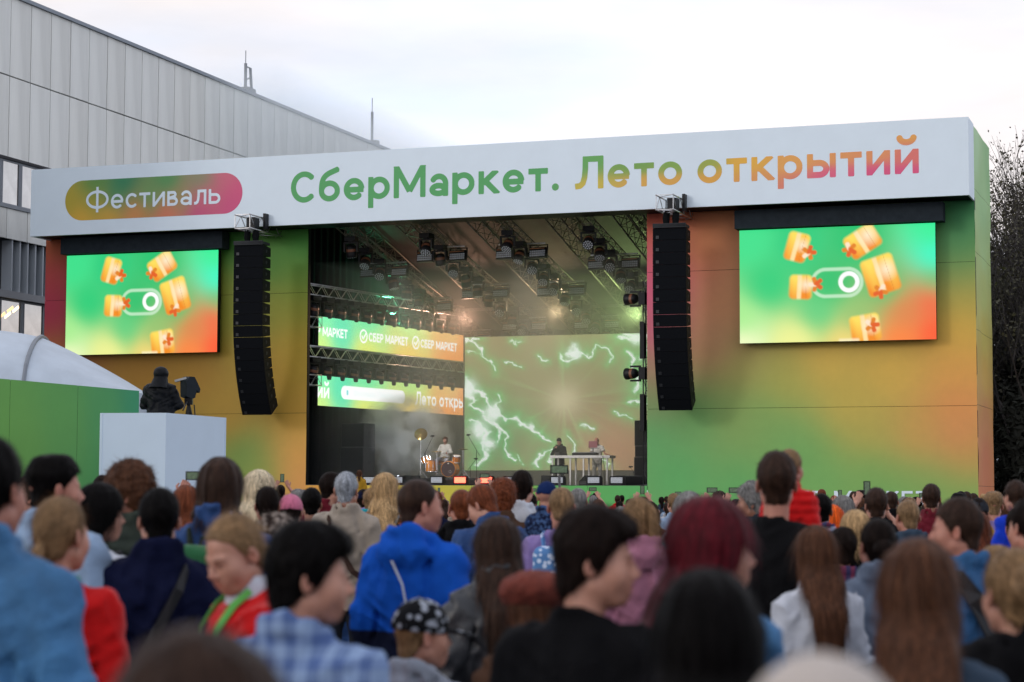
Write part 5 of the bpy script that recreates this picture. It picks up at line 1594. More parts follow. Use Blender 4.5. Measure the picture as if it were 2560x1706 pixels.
def hair_mesh(name, style, seed=0, h=.0058, dens=1.0):
    skull = lambda P, e, top=0.0: ell(P, (0, -.012, .042 + top * .5), (.0745 + e, .0945 + e, .084 + e + top * .5))
    nape = lambda P, e: ell(P, (0, -.055, -.035), (.056 + e, .042 + e, .07))
    if style in ('crop', 'fade', 'buzz', 'thick', 'quiff', 'curly', 'receding', 'messy'):
        e, top = dict(crop=(.009, .014), fade=(.0045, .030), buzz=(.004, .002), thick=(.018, .022), quiff=(.008, .030), curly=(.026, .030), receding=(.007, .006), messy=(.022, .020))[style]
        amp = dict(crop=.0048, fade=.0042, buzz=.0006, thick=.007, quiff=.006, curly=.013, receding=.002, messy=.012)[style]
        ln = {'receding': [-.085, -.080, -.05, -.028, -.028, .020, .075, .105, .115]}.get(style, MEN)
        if style in ('thick', 'curly', 'messy'): ln = [-.10, -.095, -.06, -.035, -.035, -.01, .030, .062, .074]
        if style == 'curly': ln = [-.10, -.095, -.06, -.035, -.03, -.005, .025, .045, .055]
        def fn(P):
            d = skull(P, e, top)
            if style in ('thick', 'messy', 'curly'): d = smin(d, nape(P, e * .5), .03)
            else: d = smin(d, nape(P, -.004), .02)
            if style == 'fade':
                sk = skull(P, .011, .016)
                d = smin(d, smax(sk, .045 - P[:, 2] - .15 * P[:, 1], .03), .03)
                d = smax(d, P[:, 2] - .146 - .05 * P[:, 1], .02)
            if style == 'quiff':
                d = smin(d, ell(P, (0, .055, .115), (.06, .045, .032)), .03)
            if style in ('thick',):
                d = smin(d, ell(P, (0, .05, .10), (.068, .05, .035)), .04)
            if style == 'curly':
                n = (1 - np.abs(vnoise(P, 34, seed))) * .7 + vnoise(P, 60, seed + 1) * .5
                d = d - amp * (n - .3)
            else:
                d = d - amp * (strandn(P, seed, 16, .5) + .6 * vnoise(P, 45, seed))
            if style not in ('thick', 'curly', 'messy', 'quiff'): d = d + .004 * np.clip((P[:, 1] - .02) / .05, 0, 1)
            return smax(d, hairline(P, ln) + .005 * vnoise(P, 60, seed + 9), .010)
        V, F = surfnet(fn, (-.14, -.16, -.14), (.14, .14, .20), h)
        rib = dict(crop=(2600, .020, .0018, .55), fade=(2400, .017, .0018, .45), buzz=(900, .006, .0012, .5), thick=(2200, .035, .002, .45), quiff=(1800, .024, .0018, .4), curly=(3200, .026, .0026, 1.2), receding=(1200, .014, .0014, .3), messy=(2600, .045, .0022, .6))[style]
        flow = {'quiff': flow_back, 'crop': flow_fwd, 'fade': flow_fwd, 'thick': flow_down, 'messy': flow_down}.get(style, flow_down)
        jit = 1.2 if style == 'curly' else .35
        lift = rib[3]
    else:
        # women's styles: cap + fall
        low = dict(long=-.42, longwavy=-.40, bob=-.13, shoulder=-.22, bun=-.09, pony=-.09, updo=-.09, lowpony=-.09, bangs=-.26, tight=-.09)[style]
        fl = style in ('long', 'longwavy', 'bob', 'shoulder', 'bangs')
        vol = dict(long=.014, longwavy=.020, bob=.020, shoulder=.020, bangs=.024, bun=.008, pony=.008, updo=.012, lowpony=.007, tight=.006)[style]
        def fn(P):
            d = skull(P, vol, .012 if fl else .008)
            if not fl:
                d = smin(d, nape(P, .0), .03) + .007 * np.clip((P[:, 1] - .01) / .06, 0, 1)
                d = d - .0035 * strandn(P, seed, 18, .3)
                d = smax(d, hairline(P, WOM) + .005 * vnoise(P, 50, seed), .016)
            else:
                wl_ = .002 if style != 'longwavy' else .012
                wav = wl_ * np.sin(P[:, 2] * 55 + 3 * vnoise(P, 9, seed))
                Pw = P.copy(); Pw[:, 0] = P[:, 0] + wav
                b = .094 if style != 'bangs' else .104
                tl = .078 if low < -.3 else .092
                lw = low < -.2
                cur = loft(Pw, [(low, tl * .80, .026, -.185 if lw else -.085), (-.24 if low < -.3 else low * .8, tl * 1.15, .042, -.182 if lw else -.085), (-.17 if lw else low * .7, tl * 1.18, .056, -.140 if lw else -.075), (-.10 if lw else low * .5, b * 1.06, .078 if lw else .062, -.090 if lw else -.062), (-.02, b * 1.02, .088, -.034), (.05, b * .98, .10, -.018), (.10, .07, .07, -.012)])
                cur = cur + np.clip(-.02 - P[:, 2], 0, 1) * 0
                d = smin(d, cur, .03)
                d = d - (.008 if low < -.3 else .007) * strandn(P, seed, 15, .10)
                # face opening
                fc = ell(P, (0, .095, -.045), (.068, .085, .128))
                d = smax(d, -fc, .015)
                if style == 'bangs':
                    d = smin(d, np.maximum(ell(P, (0, .0, .05), (.09, .10, .085)), .012 - P[:, 2]), .01)
                d = np.where(P[:, 1] > .05, np.maximum(d, np.minimum(.03 - P[:, 2], (P[:, 1] - .05))), d)
                en = low + .03 * vnoise(P, 30, seed + 4) + .02 * vnoise(P, 70, seed + 2)
                d = np.maximum(d, (en - P[:, 2]) * .8)
            if style == 'bun':
                d = smin(d, ell(P, (0, -.125, .0), (.052, .042, .046)) - .004 * vnoise(P, 50, seed), .012)
            if style == 'updo':
                d = smin(d, ell(P, (0, -.12, .035), (.052, .040, .060)) - .010 * vnoise(P, 38, seed), .02)
            if style in ('pony', 'lowpony'):
                z0 = .055 if style == 'pony' else -.055
                tp = loft(P, [(z0 - .27, .012, .010, -.135), (z0 - .16, .032, .026, -.142), (z0 - .05, .030, .026, -.145), (z0 + .02, .020, .020, -.130), (z0 + .045, .012, .012, -.115)]) - .005 * strandn(P * np.array([2.0, 1, 1]) , seed, 20, .1)
                d = smin(d, tp, .012)
            return d
        V, F = surfnet(fn, (-.16, -.26, low - .22 if 'pony' in style else low - .05), (.16, .15, .18), h * (1.15 if low < -.3 else 1))
        rib = dict(long=(3400, .10, .0026, .02), longwavy=(3400, .09, .003, .06), bob=(2400, .06, .0024, .03), shoulder=(2800, .08, .0026, .03), bangs=(2800, .08, .0026, .03), bun=(1400, .05, .002, .15), pony=(1800, .07, .002, .12), updo=(1900, .05, .0024, .15), lowpony=(1800, .07, .002, .12), tight=(1400, .05, .002, .12))[style]
        flow = flow_down if fl else flow_back
        jit = .12 if style != 'longwavy' else .3
        if style == 'updo': jit = .35
        lift = rib[3]
    Nn = vnormals(V, F)
    A, G = ribbons(V, Nn, int(rib[0] * dens), rib[1], rib[2], flow, lift, seed, 3, jit, grav=.12 if style not in ('long', 'longwavy', 'bob', 'shoulder', 'bangs') else .6)
    VV, FF = join_vf([(V, F), (A, G)])
    rc = np.random.RandomState(seed + 5)
    k = len(A) // max(1, int(rib[0] * dens))
    cs = np.concatenate([np.clip(.80 + .35 * strandn(V, seed + 2, 26, .3) + .15 * rc.normal(size=len(V)), .35, 1.4), np.repeat(np.clip(rc.lognormal(0, .38, len(A) // k), .4, 2.4), k)])
    return mesh_np(name, VV, FF, cols=np.repeat(cs[:, None], 3, 1), smooth=True)

def cap_mesh(name, kind, seed=0):
    """headwear in head space"""
    if kind == 'cap':
        def fn(P):
            d = ell(P, (0, -.012, .045), (.088, .108, .100))
            seam = .0015 * np.cos(np.arctan2(P[:, 0], P[:, 1] + .012) * 6)
            d = np.maximum(d + seam, .022 - P[:, 2] - .12 * P[:, 1])
            v = ell(P, (0, .115, .030), (.078, .085, .010))
            q = P.copy(); q[:, 2] = P[:, 2] + 1.2 * P[:, 0] ** 2 + .25 * np.clip(P[:, 1] - .08, 0, 1)
            v = np.maximum(ell(q, (0, .105, .036), (.080, .090, .008)), .05 - P[:, 1])
            d = smin(d, v, .006)
            d = smin(d, np.linalg.norm(P - np.array([0, -.012, .146]), axis=1) - .007, .004)
            return smax(d, -ell(P, (0, -.115, .018), (.030, .03, .022)), .004)
    elif kind == 'beret':
        def fn(P):
            q = P @ rotm(-.22, .10, 0)
            d = ell(q, (0, -.045, .070), (.150, .155, .082))
            d = smin(d, np.maximum(ell(P, (0, -.012, .045), (.083, .103, .09)), np.abs(P[:, 2] - .045) - .022), .02)
            return d - .004 * vnoise(P, 60, seed) - .003 * vnoise(P, 120, seed)
    elif kind == 'beanie':
        def fn(P):
            d = np.maximum(ell(P, (0, -.012, .05), (.085, .104, .098)), .0 - P[:, 2])
            d = smin(d, np.maximum(ell(P, (0, -.012, .03), (.092, .110, .10)), np.abs(P[:, 2] - .012) - .026), .006)
            return d - .0015 * np.cos(np.arctan2(P[:, 0], P[:, 1]) * 44)
    elif kind == 'bucket':
        def fn(P):
            d = np.maximum(ell(P, (0, -.012, .045), (.09, .11, .098)), .03 - P[:, 2])
            q = np.sqrt((P[:, 0] / .82) ** 2 + (P[:, 1] + .012) ** 2)
            d = smin(d, np.maximum(np.abs(P[:, 2] - (.045 - .5 * (q - .1))) - .006, np.abs(q - .135) - .04), .008)
            return d
    elif kind == 'furhat':
        def fn(P):
            d = np.maximum(ell(P, (0, -.012, .05), (.115, .135, .115)), -.01 - P[:, 2])
            return d - .012 * vnoise(P, 45, seed) - .006 * vnoise(P, 95, seed)
    elif kind == 'hoodup':
        def fn(P):
            d = ell(P, (0, -.025, .035), (.108, .135, .125))
            d = smin(d, loft(P, [(-.24, .17, .14, -.04), (-.15, .125, .12, -.035), (-.06, .105, .11, -.02), (0, .08, .08, -.02)]), .03)
            d = smax(d, -ell(P, (0, .13, -.005), (.07, .10, .10)), .02)
            return d - .005 * vnoise(P, 22, seed)
    V, F = surfnet(fn, (-.19, -.2, -.26), (.19, .23, .19), .0062)
    if kind in ('furhat', 'beret'):
        Nn = vnormals(V, F)
        A, G = ribbons(V, Nn, 4500 if kind == 'furhat' else 2500, .03 if kind == 'furhat' else .012, .002, flow_down, 1.0, seed, 2, 1.0)
        V, F = join_vf([(V, F), (A, G)])
    return mesh_np(name, V, F, smooth=True)

def glasses_mesh():
    m = MB()
    for s in (-1, 1):
        pts = [(s * .033 + .024 * math.cos(a), .098 - .012 * abs(math.cos(a) * .5 + .5 * s) , .004 + .019 * math.sin(a)) for a in np.linspace(0, 2 * math.pi, 17)]
        m.tube(pts, .0018, 5, False)
        m.tube([(s * .057, .088, .008), (s * .078, .02, .012), (s * .080, -.03, .004)], .0018, 5)
    m.tube([(-.010, .1, .006), (0, .104, .009), (.010, .1, .006)], .0018, 5)
    return m.mesh('glasses', True)
# ================================================================== crowd
SKIN = [mat('skin_pale', lin((182, 132, 112)), .5, noise=.06, nscale=40, attr='mul', sub=.08), mat('skin_rosy', lin((172, 116, 97)), .5, noise=.07, nscale=40, attr='mul', sub=.08), mat('skin_tan', lin((156, 106, 84)), .5, noise=.07, nscale=40, attr='mul', sub=.08)]
HC = dict(black=(13, 11, 11), dark=(28, 20, 17), brown=(52, 35, 26), chestnut=(80, 50, 33), auburn=(112, 58, 34), ginger=(150, 78, 40), darkblond=(132, 104, 74), blond=(178, 146, 104), pale=(206, 190, 160), grey=(120, 118, 116), silver=(150, 155, 162), orange=(226, 96, 30), burgundy=(84, 14, 26))
def hairmat(c): return mat('hair_' + c, lin(HC[c]), .52, noise=.55, nscale=70, stretch=(1, 1, .07), attr='mul', spec=.05 if c in ('black', 'dark') else .12)
def fab(name, col, rough=.9, **kw):
    return mat('fabric_' + name, lin(col) * (.72 if max(col) < 200 else .80), rough, noise=kw.pop('noise', .14), nscale=kw.pop('nscale', 7), bump=kw.pop('bump', .22), bscale=kw.pop('bscale', 70), sheen=.15, spec=kw.pop('spec', .12), **kw)
FB = dict(navy=(14, 20, 52), black=(14, 14, 17), charcoal=(46, 50, 58), grey=(118, 124, 132), white=(206, 210, 220), red=(205, 20, 22), pink=(214, 120, 150), mauve=(176, 118, 140), lilac=(150, 130, 190), teal=(30, 160, 175), blue=(14, 80, 170), denim=(52, 92, 140), lightdenim=(96, 142, 190), paleblue=(150, 175, 205), beige=(168, 156, 142), yellow=(196, 150, 40), olive=(62, 70, 62), lime=(150, 195, 90), green=(50, 110, 70), brown=(84, 60, 46), maroon=(110, 24, 40), greyblue=(62, 78, 96), royal=(20, 60, 200))
def F_(n): return fab(n, FB[n])
def nodes_pattern(name, build, rough=.9):
    if name in MATS: return MATS[name]
    m = bpy.data.materials.new(name); MATS[name] = m; m.use_nodes = True
    N, L = m.node_tree.nodes, m.node_tree.links
    p = N['Principled BSDF']; p.inputs['Roughness'].default_value = rough; p.inputs['Specular IOR Level'].default_value = .15
    tc = N.new('ShaderNodeTexCoord')
    L.new(build(N, L, tc.outputs['Object']), p.inputs['Base Color'])
    return m
def _mix(N, L, fac, a, b):
    x = N.new('ShaderNodeMix'); x.data_type = 'RGBA'
    for k, v in ((0, fac), (6, a), (7, b)):
        if hasattr(v, 'is_output'): L.new(v, x.inputs[k])
        elif k == 0: x.inputs[0].default_value = v
        else: x.inputs[k].default_value = (*[float(c) for c in v], 1)
    return x.outputs[2]
def _wave(N, L, vec, axis, scale, lo, hi):
    w = N.new('ShaderNodeTexWave'); w.bands_direction = axis; w.inputs['Scale'].default_value = scale; w.inputs['Distortion'].default_value = .35
    L.new(vec, w.inputs['Vector'])
    r = N.new('ShaderNodeMapRange'); r.inputs[1].default_value = lo; r.inputs[2].default_value = hi
    L.new(w.outputs['Fac'], r.inputs[0]); return r.outputs[0]
def plaid(name, c0, c1, c2, s=6.0):
    def bd(N, L, v):
        a = _wave(N, L, v, 'X', s, .45, .6); b = _wave(N, L, v, 'Z', s, .45, .6)
        m1 = _mix(N, L, a, lin(c0), lin(c1)); m2 = _mix(N, L, b, lin(c0), lin(c2))
        return _mix(N, L, .5, m1, m2)
    return nodes_pattern(name, bd)
def blotch(name, c0, c1, s, lo=.5, hi=.56):
    def bd(N, L, v):
        n = N.new('ShaderNodeTexNoise'); n.inputs['Scale'].default_value = s; n.inputs['Detail'].default_value = 3
        L.new(v, n.inputs['Vector'])
        r = N.new('ShaderNodeMapRange'); r.inputs[1].default_value = lo; r.inputs[2].default_value = hi
        L.new(n.outputs['Fac'], r.inputs[0]); return _mix(N, L, r.outputs[0], lin(c0), lin(c1))
    return nodes_pattern(name, bd)
def flowers(name, c0, c1, s):
    def bd(N, L, v):
        n = N.new('ShaderNodeTexVoronoi'); n.inputs['Scale'].default_value = s
        L.new(v, n.inputs['Vector'])
        r = N.new('ShaderNodeMapRange'); r.inputs[1].default_value = .42; r.inputs[2].default_value = .34
        L.new(n.outputs['Distance'], r.inputs[0]); return _mix(N, L, r.outputs[0], lin(c0), lin(c1))
    return nodes_pattern(name, bd)
PLAID_BLUE = plaid('fabric_blue_check', (134, 156, 190), (70, 92, 140), (92, 114, 160), 5.2)
PLAID_RED = plaid('fabric_red_check', (58, 60, 92), (150, 50, 60), (190, 195, 215), 4.5)
PLAID_RED2 = plaid('fabric_purple_check', (60, 52, 84), (140, 50, 62), (40, 44, 80), 4.5)
LEOP = blotch('fabric_leopard', (20, 14, 14), (150, 66, 34), 34)
CAMO = blotch('fabric_blue_camouflage', (16, 24, 52), (60, 84, 124), 26, .46, .58)
CHECKG = plaid('fabric_grey_check', (120, 132, 150), (100, 112, 132), (112, 124, 142), 24)
BANDANA = flowers('fabric_bandana', (16, 17, 20), (150, 156, 166), 26)
FLORAL = flowers('fabric_floral', (84, 126, 176), (196, 210, 232), 28)
TIEDYE = blotch('fabric_tie_dye', (70, 150, 215), (200, 222, 240), 6, .38, .66)
STRIPEY = blotch('fabric_furry_stripes', (60, 48, 44), (150, 138, 128), 22, .44, .6)
DENIM = mat('fabric_denim_washed', lin((58, 108, 152)), .85, noise=.45, nscale=5, bump=.3, bscale=60)
DENIM_D = mat('fabric_denim_dark', lin((28, 62, 112)), .85, noise=.3, nscale=6, bump=.3, bscale=60)
LEATHER = mat('black_leather', (.014, .016, .02), .38, noise=.3, nscale=8, bump=.3, bscale=16)

POSES = {
    'm': Pose(), 'f': Pose(fem=1.0), 'k': Pose(fem=.7, kid=1, hs=1.2),
    'mr': Pose(yaw=-.55), 'ml': Pose(yaw=.55), 'fr': Pose(fem=1, yaw=-.5), 'fl': Pose(fem=1, yaw=.5),
    'mR': Pose(yaw=-.95, pitch=-.04), 'md': Pose(yaw=.5, pitch=-.5), 'mu': Pose(pitch=.22, yaw=-.12),
    'fd': Pose(fem=1, pitch=-.42, yaw=.25, arms='front'), 'fp': Pose(fem=1, yaw=-.3, arms='front'),
    'up': Pose(arms='up'), 'fup': Pose(fem=1, arms='up'),
    'mt': Pose(yaw=.70, pitch=.20), 'mQ': Pose(yaw=-1.1, pitch=-.03),
    'ks': Pose(fem=.7, kid=1, hs=1.2, sit=True), 'kr': Pose(fem=.7, kid=1, hs=1.2, yaw=-.6),
}
_bm, _tm, _lm, _hm, _cm = {}, {}, {}, {}, {}
def body_of(pk, st=0.0):
    if (pk, st) not in _bm: _bm[pk, st] = body_mesh('body', POSES[pk], st)
    return _bm[pk, st]
def top_of(pk, kind, fine=False):
    if (pk, kind, fine) not in _tm: _tm[pk, kind, fine] = top_mesh(kind, POSES[pk], kind, .0115 if fine else .015, len(_tm))
    return _tm[pk, kind, fine]
def legs_of(pk):
    if pk not in _lm: _lm[pk] = legs_mesh('trousers', POSES[pk])
    return _lm[pk]
def hair_of(st, v=0):
    if (st, v) not in _hm: _hm[st, v] = hair_mesh('hair', st, 7 * v + len(_hm))
    return _hm[st, v]
def cap_of(k):
    if k not in _cm: _cm[k] = cap_mesh(k, k, len(_cm))
    return _cm[k]
GL = glasses_mesh()
TOPNAME = dict(tee='t_shirt', shirt='shirt', jacket='jacket', hoodie='hoodie', puffer='puffer_jacket', coat='coat', sweater='sweater', vest='puffer_vest')
prs = random.Random(77)
PEOPLE = []
def person(x, y, d, label, pk='m', rz=0.0, top='jacket', tm=None, hair='crop', hc='brown', cap=None, capm=None, skin=None, st=0.0, legs=None, H=None,
           glasses=False, fine=True, hv=0, group=None, z0=None, htop=None):
    """x,y: where the top of the head shows in the view; d: metres from the camera plane"""
    po = POSES[pk]
    p = atd(x, y, d)
    crown = po.hc[2] + .138 * po.hs if htop is None else htop
    if hair in ('thick', 'curly', 'messy', 'fade', 'quiff'): crown += .022
    if cap: crown = po.hc[2] + .15 * po.hs
    s = (H or p[2]) / crown
    base = p[2] - s * crown if H else 0.0
    if z0 is not None: base = z0
    off = rotm(0, 0, YAW + R(rz)) @ po.hc * s
    root = empty('person', (p[0] - off[0], p[1] - off[1], base), YAW + R(rz), s)
    tag(root, label, 'person', group)
    obj('body', body_of(pk, st), skin or prs.choice(SKIN[:2]), root)
    obj(TOPNAME[top], top_of(pk, top, fine and d < 10.5), tm, root)
    obj('trousers', legs_of(pk), legs or prs.choice([F_('black'), DENIM_D, F_('navy'), F_('charcoal')]), root)
    E = Matrix(po.Rh.tolist()).to_euler()
    if hair: obj('hair', hair_of(hair, hv), hairmat(hc), root, loc=po.hc, rot=E, scale=po.hs)
    if cap: obj('hat' if cap in ('beret', 'bucket', 'furhat', 'beanie') else ('hood' if cap == 'hoodup' else 'cap'), cap_of(cap), capm or F_('black'), root, loc=po.hc, rot=E, scale=po.hs)
    if glasses: obj('glasses', GL, lamp_black, root, loc=po.hc, rot=E, scale=po.hs)
    PEOPLE.append((x, y, d, s * crown))
    return root
def W(root, p):
    M = Matrix.Translation(root.location) @ root.rotation_euler.to_matrix().to_4x4() @ Matrix.Diagonal((*root.scale, 1))
    return np.array(M @ Vector(p))
def belt(root, pts, wd, th, m, name='strap', parent=None):
    """flat band through local points on a wearer"""
    P = [np.array(p, float) for p in pts]
    V, F = [], []
    for i, p in enumerate(P):
        t = P[min(i + 1, len(P) - 1)] - P[max(i - 1, 0)]; t /= np.linalg.norm(t)
        c = np.array([0, .0, 1.3]); o = p - np.array([0, -.02, p[2]]); o[2] = 0; o = o / (np.linalg.norm(o) + 1e-6)
        if abs(o @ t) > .9: o = np.array([0, 0, 1.0])
        s = np.cross(t, o); s /= np.linalg.norm(s)
        for a, b in ((-1, 0), (1, 0), (1, 1), (-1, 1)): V.append(p + s * a * wd / 2 + o * b * th)
    for i in range(len(P) - 1):
        for k in range(4): F.append([4 * i + k, 4 * i + (k + 1) % 4, 4 * i + 4 + (k + 1) % 4, 4 * i + 4 + k])
    F += [[3, 2, 1, 0], [4 * len(P) - 4 + k for k in range(4)]]
    me = mesh_np(name, V, F)
    return obj(name, me, m, parent or root)
BACKX = [(.105, .10, 1.36), (.11, .02, 1.455), (.105, -.10, 1.445), (.07, -.155, 1.36), (.0, -.168, 1.22), (-.09, -.158, 1.06), (-.19, -.09, .98)]
def mirror(P): return [(-a, b, c) for a, b, c in P]
def backpack(root, m, label, sm=None, w=.30, h=.42, dth=.15, patch=None):
    t = empty('backpack', W(root, (0, -.15, .98)), root.rotation_euler[2], root.scale[0])
    tag(t, label, 'backpack')
    def fn(P):
        q = np.abs(P - np.array([0, -dth / 2, h / 2])) - np.array([w / 2 - .05, dth / 2 - .05, h / 2 - .05])
        d = np.linalg.norm(np.maximum(q, 0), axis=1) + np.minimum(q.max(1), 0) - .05
        d = smin(d, ell(P, (0, -dth - .005, h * .33), (w * .40, .045, h * .26)), .015)
        return d - folds(P, .004, 2)
    V, F = surfnet(fn, (-w, -.32, -.05), (w, .08, h + .08), .014)
    obj('bag', mesh_np('bag', V, F, smooth=True), m, t)
    off = np.array([0, .15, -.98])
    for s in (-1, 1):
        pts = [np.array(p) + off for p in [(s * .085, -.14, 1.37), (s * .10, -.10, 1.455), (s * .112, .0, 1.475), (s * .115, .09, 1.40), (s * .125, .135, 1.25), (s * .15, .10, 1.08), (s * .15, -.10, 1.02)]]
        o = belt(t, pts, .05, .012, sm or m, 'strap', t)
    b = MB(); b.tube([(-.04, -.02, h), (-.03, -.03, h + .035), (.03, -.03, h + .035), (.04, -.02, h)], .008, 5); b.build('top_handle', sm or m, t)
    if patch:
        b = MB(); b.lathe([(.001, .004), (.04, .003), (.042, 0)], (0, -dth - .055, h * .30), 14, rotm(R(90), 0, 0)); b.build('patch', patch, t)
    return t
phone_glass = mat('phone_screen', (.03, .05, .05), .15)
phone_lit = nodes_pattern('phone_picture', lambda N, L, v: _mix(N, L, .5, lin((120, 190, 90)), lin((240, 220, 120))))
def phone(p, rz, label, land=True, s=1.0, tilt=-.05, lit=True):
    t = tag(empty('phone', p, rz, s), label, 'phone', 'phones held up in the crowd')
    t.rotation_euler = (tilt, 0, rz)
    a, b_ = (.155, .075) if land else (.075, .155)
    b = MB(); b.box((0, .005, 0), (a, .009, b_)); b.build('case', lamp_black, t)
    b = MB(); b.box((0, -.0008, 0), (a - .022, .002, b_ - .018)); b.build('screen', mat('phone_lit_screen', lin((92, 118, 84)), .3, emit=.5, noise=.9, nscale=55), t)
    return t

# ------------------------------------------------------------------ people one can tell apart, nearest rows
P_ = person
P_(-22, 1012, 5.4, 'dark-haired man in a pale washed denim jacket, cut off by the frame edge', 'm', -14, 'jacket', DENIM, 'crop', 'black', skin=SKIN[1])
r = P_(130, 1036, 8.4, 'man with black faded hair in a light blue hoodie', 'mr', -25, 'hoodie', F_('paleblue'), 'fade', 'black'); 
belt(r, mirror(BACKX), .035, .012, lamp_black)
r = P_(143, 1142, 6.6, 'woman with low dark blond ponytail in a red sweater with green lanyard, back turned', 'fp', -4, 'sweater', F_('red'), 'lowpony', 'darkblond')
lany = mat('green_lanyard', lin((78, 158, 58)), .6)
belt(r, [(.075, .04, 1.46), (.075, -.03, 1.495), (.04, -.095, 1.51), (-.04, -.095, 1.51), (-.075, -.03, 1.495), (-.075, .04, 1.46)], .022, .006, lany, 'lanyard')
pl = MB(); pl.lathe([(.001, .0), (.07, .0), (.115, .018), (.117, .022), (.07, .006), (.001, .005)], n=24)
q = W(r, (.02, .36, 1.13)); tag(pl.build('paper_plate', mat('paper_white', (.8, .8, .8), .7), smooth=True, loc=q), 'white paper plate held beside the red sweater', 'plate')
r = P_(232, 1118, 9.2, 'woman with straight black hair and white top, face turned to the side', 'fr', -30, 'tee', F_('white'), 'shoulder', 'black')
belt(r, BACKX, .05, .012, lamp_black)
P_(294, 1066, 10.2, 'curly brown-haired man with glasses in an olive puffer jacket', 'ml', 48, 'puffer', F_('olive'), 'curly', 'chestnut', glasses=True)
P_(72, 1092, 14, 'young person with tousled brown hair looking aside behind the faded haircut', 'ml', 50, 'jacket', F_('charcoal'), 'messy', 'brown')
P_(233, 1112, 18, 'child in a sky blue cap behind the curly-haired man', 'k', 10, 'tee', CAMO, None, 'brown', cap='cap', capm=fab('sky', (90, 150, 215)))
P_(236, 1095, 20, 'dark-haired man standing behind the sky blue cap', 'm', 0, 'jacket', F_('black'), 'crop', 'dark')
r = P_(366, 1127, 8.4, 'broad man with short black hair in a navy jacket with dark shoulder strap', 'm', 14, 'jacket', F_('navy'), 'crop', 'black')
belt(r, BACKX, .04, .012, lamp_black)
r = P_(510, 1042, 9.6, 'woman with chin-length brown hair in a blue denim jacket', 'f', -8, 'jacket', DENIM_D, 'bob', 'brown', htop=1.80)
backpack(r, F_('green'), 'dark green backpack on the blue denim jacket', F_('olive'))
P_(430, 1119, 13.5, 'woman with straight auburn hair between the navy jacket and the denim jacket', 'f', 4, 'jacket', F_('olive'), 'long', 'auburn')
P_(596, 1086, 14.5, 'woman with long pale blond hair and a red hair clip', 'f', -6, 'shirt', F_('white'), 'longwavy', 'pale')
P_(614, 1119, 14, 'woman with dark hair in a blond-tipped low ponytail and white top', 'f', 12, 'tee', F_('white'), 'lowpony', 'dark')
P_(668, 1134, 14.5, 'person wearing a pink cap with open back strap', 'f', 4, 'jacket', F_('charcoal'), 'tight', 'dark', cap='cap', capm=F_('pink')).children
P_(716, 1124, 17, 'boy with dark cropped hair in a lime green shirt', 'm', 5, 'tee', F_('lime'), 'crop', 'black', skin=SKIN[2])
P_(764, 1088, 18, 'dark-haired man in a red jacket looking to the side', 'mr', -25, 'jacket', F_('maroon'), 'crop', 'dark')
r = P_(797, 1088, 16, 'silver-haired man in a beige jacket with a brown shoulder strap', 'm', -10, 'jacket', F_('beige'), 'crop', 'silver', skin=SKIN[2])
belt(r, mirror(BACKX), .04, .012, fab('brownstrap', (70, 52, 44)))
r = P_(885, 1092, 17, 'woman with wavy blond hair in a leopard print top', 'f', 0, 'shirt', LEOP, 'longwavy', 'blond')
belt(r, BACKX, .02, .01, fab('greystrap', (130, 140, 150)))
def two_tone(N, L, v):
    sx = N.new('ShaderNodeSeparateXYZ'); L.new(v, sx.inputs[0])
    n = N.new('ShaderNodeMapRange'); n.inputs[1].default_value = 1.085; n.inputs[2].default_value = 1.095
    L.new(sx.outputs['Z'], n.inputs[0])
    return _mix(N, L, n.outputs[0], lin((12, 18, 40)), lin((14, 76, 172)))
rb = P_(966, 1098, 9.3, 'man with brown buzz cut in a bright blue rain jacket with white piping', 'mr', -28, 'hoodie', nodes_pattern('fabric_blue_rain_jacket', two_tone), 'buzz', 'brown', skin=SKIN[1])
b = MB(); b.tube([(-.06, -.165, 1.44), (-.02, -.178, 1.40), (.03, -.172, 1.30), (.045, -.160, 1.20), (.05, -.152, 1.12)], .005, 5); b.build('piping', F_('white'), rb)
b = MB(); b.lathe([(.098, 1.455), (.094, 1.50), (.086, 1.525), (.080, 1.52)], (0, -.035, 0), 22); b.build('collar', fab('greylining', (120, 130, 155)), rb, True)
r = P_(541, 1184, 6.4, 'woman in red sweater with white turtleneck and green lanyard looking down', 'fd', 118, 'sweater', F_('red'), 'lowpony', 'darkblond', skin=SKIN[0])
belt(r, [(.062, .0, 1.50), (.075, .06, 1.455), (.075, .115, 1.38), (.05, .145, 1.25), (.012, .152, 1.08)], .024, .006, lany, 'lanyard')
belt(r, [(-.062, .0, 1.50), (-.075, .06, 1.455), (-.075, .115, 1.38), (-.05, .145, 1.25), (-.012, .152, 1.08)], .024, .006, lany, 'lanyard')
tn = MB(); tn.lathe([(.073, 1.455), (.066, 1.50), (.0635, 1.545), (.060, 1.547)], (0, -.012, 0), 20, None); tn.build('turtleneck', F_('white'), r, True)
pb_ = MB(); pb_.add([(-.10, .128, 1.27), (.10, .128, 1.27), (.10, .136, 1.20), (-.10, .136, 1.20)], [[0, 1, 2, 3]]); pb_.build('chest_print', mat('gold_print', lin((235, 150, 50)), .6), r)
P_(715, 1196, 5.0, 'dark-haired man in a blue checked shirt looking aside with pursed lips', 'mR', -22, 'shirt', PLAID_BLUE, 'thick', 'black', skin=SKIN[0], st=.35)
P_(637, 1184, 10, 'person in a striped furry hat behind the checked shirt', 'f', 0, 'jacket', F_('brown'), 'shoulder', 'brown', cap='furhat', capm=STRIPEY)
P_(1006, 1213, 14, 'boy with cropped brown hair in a tie-dyed shirt', 'k', -12, 'tee', TIEDYE, 'buzz', 'brown')
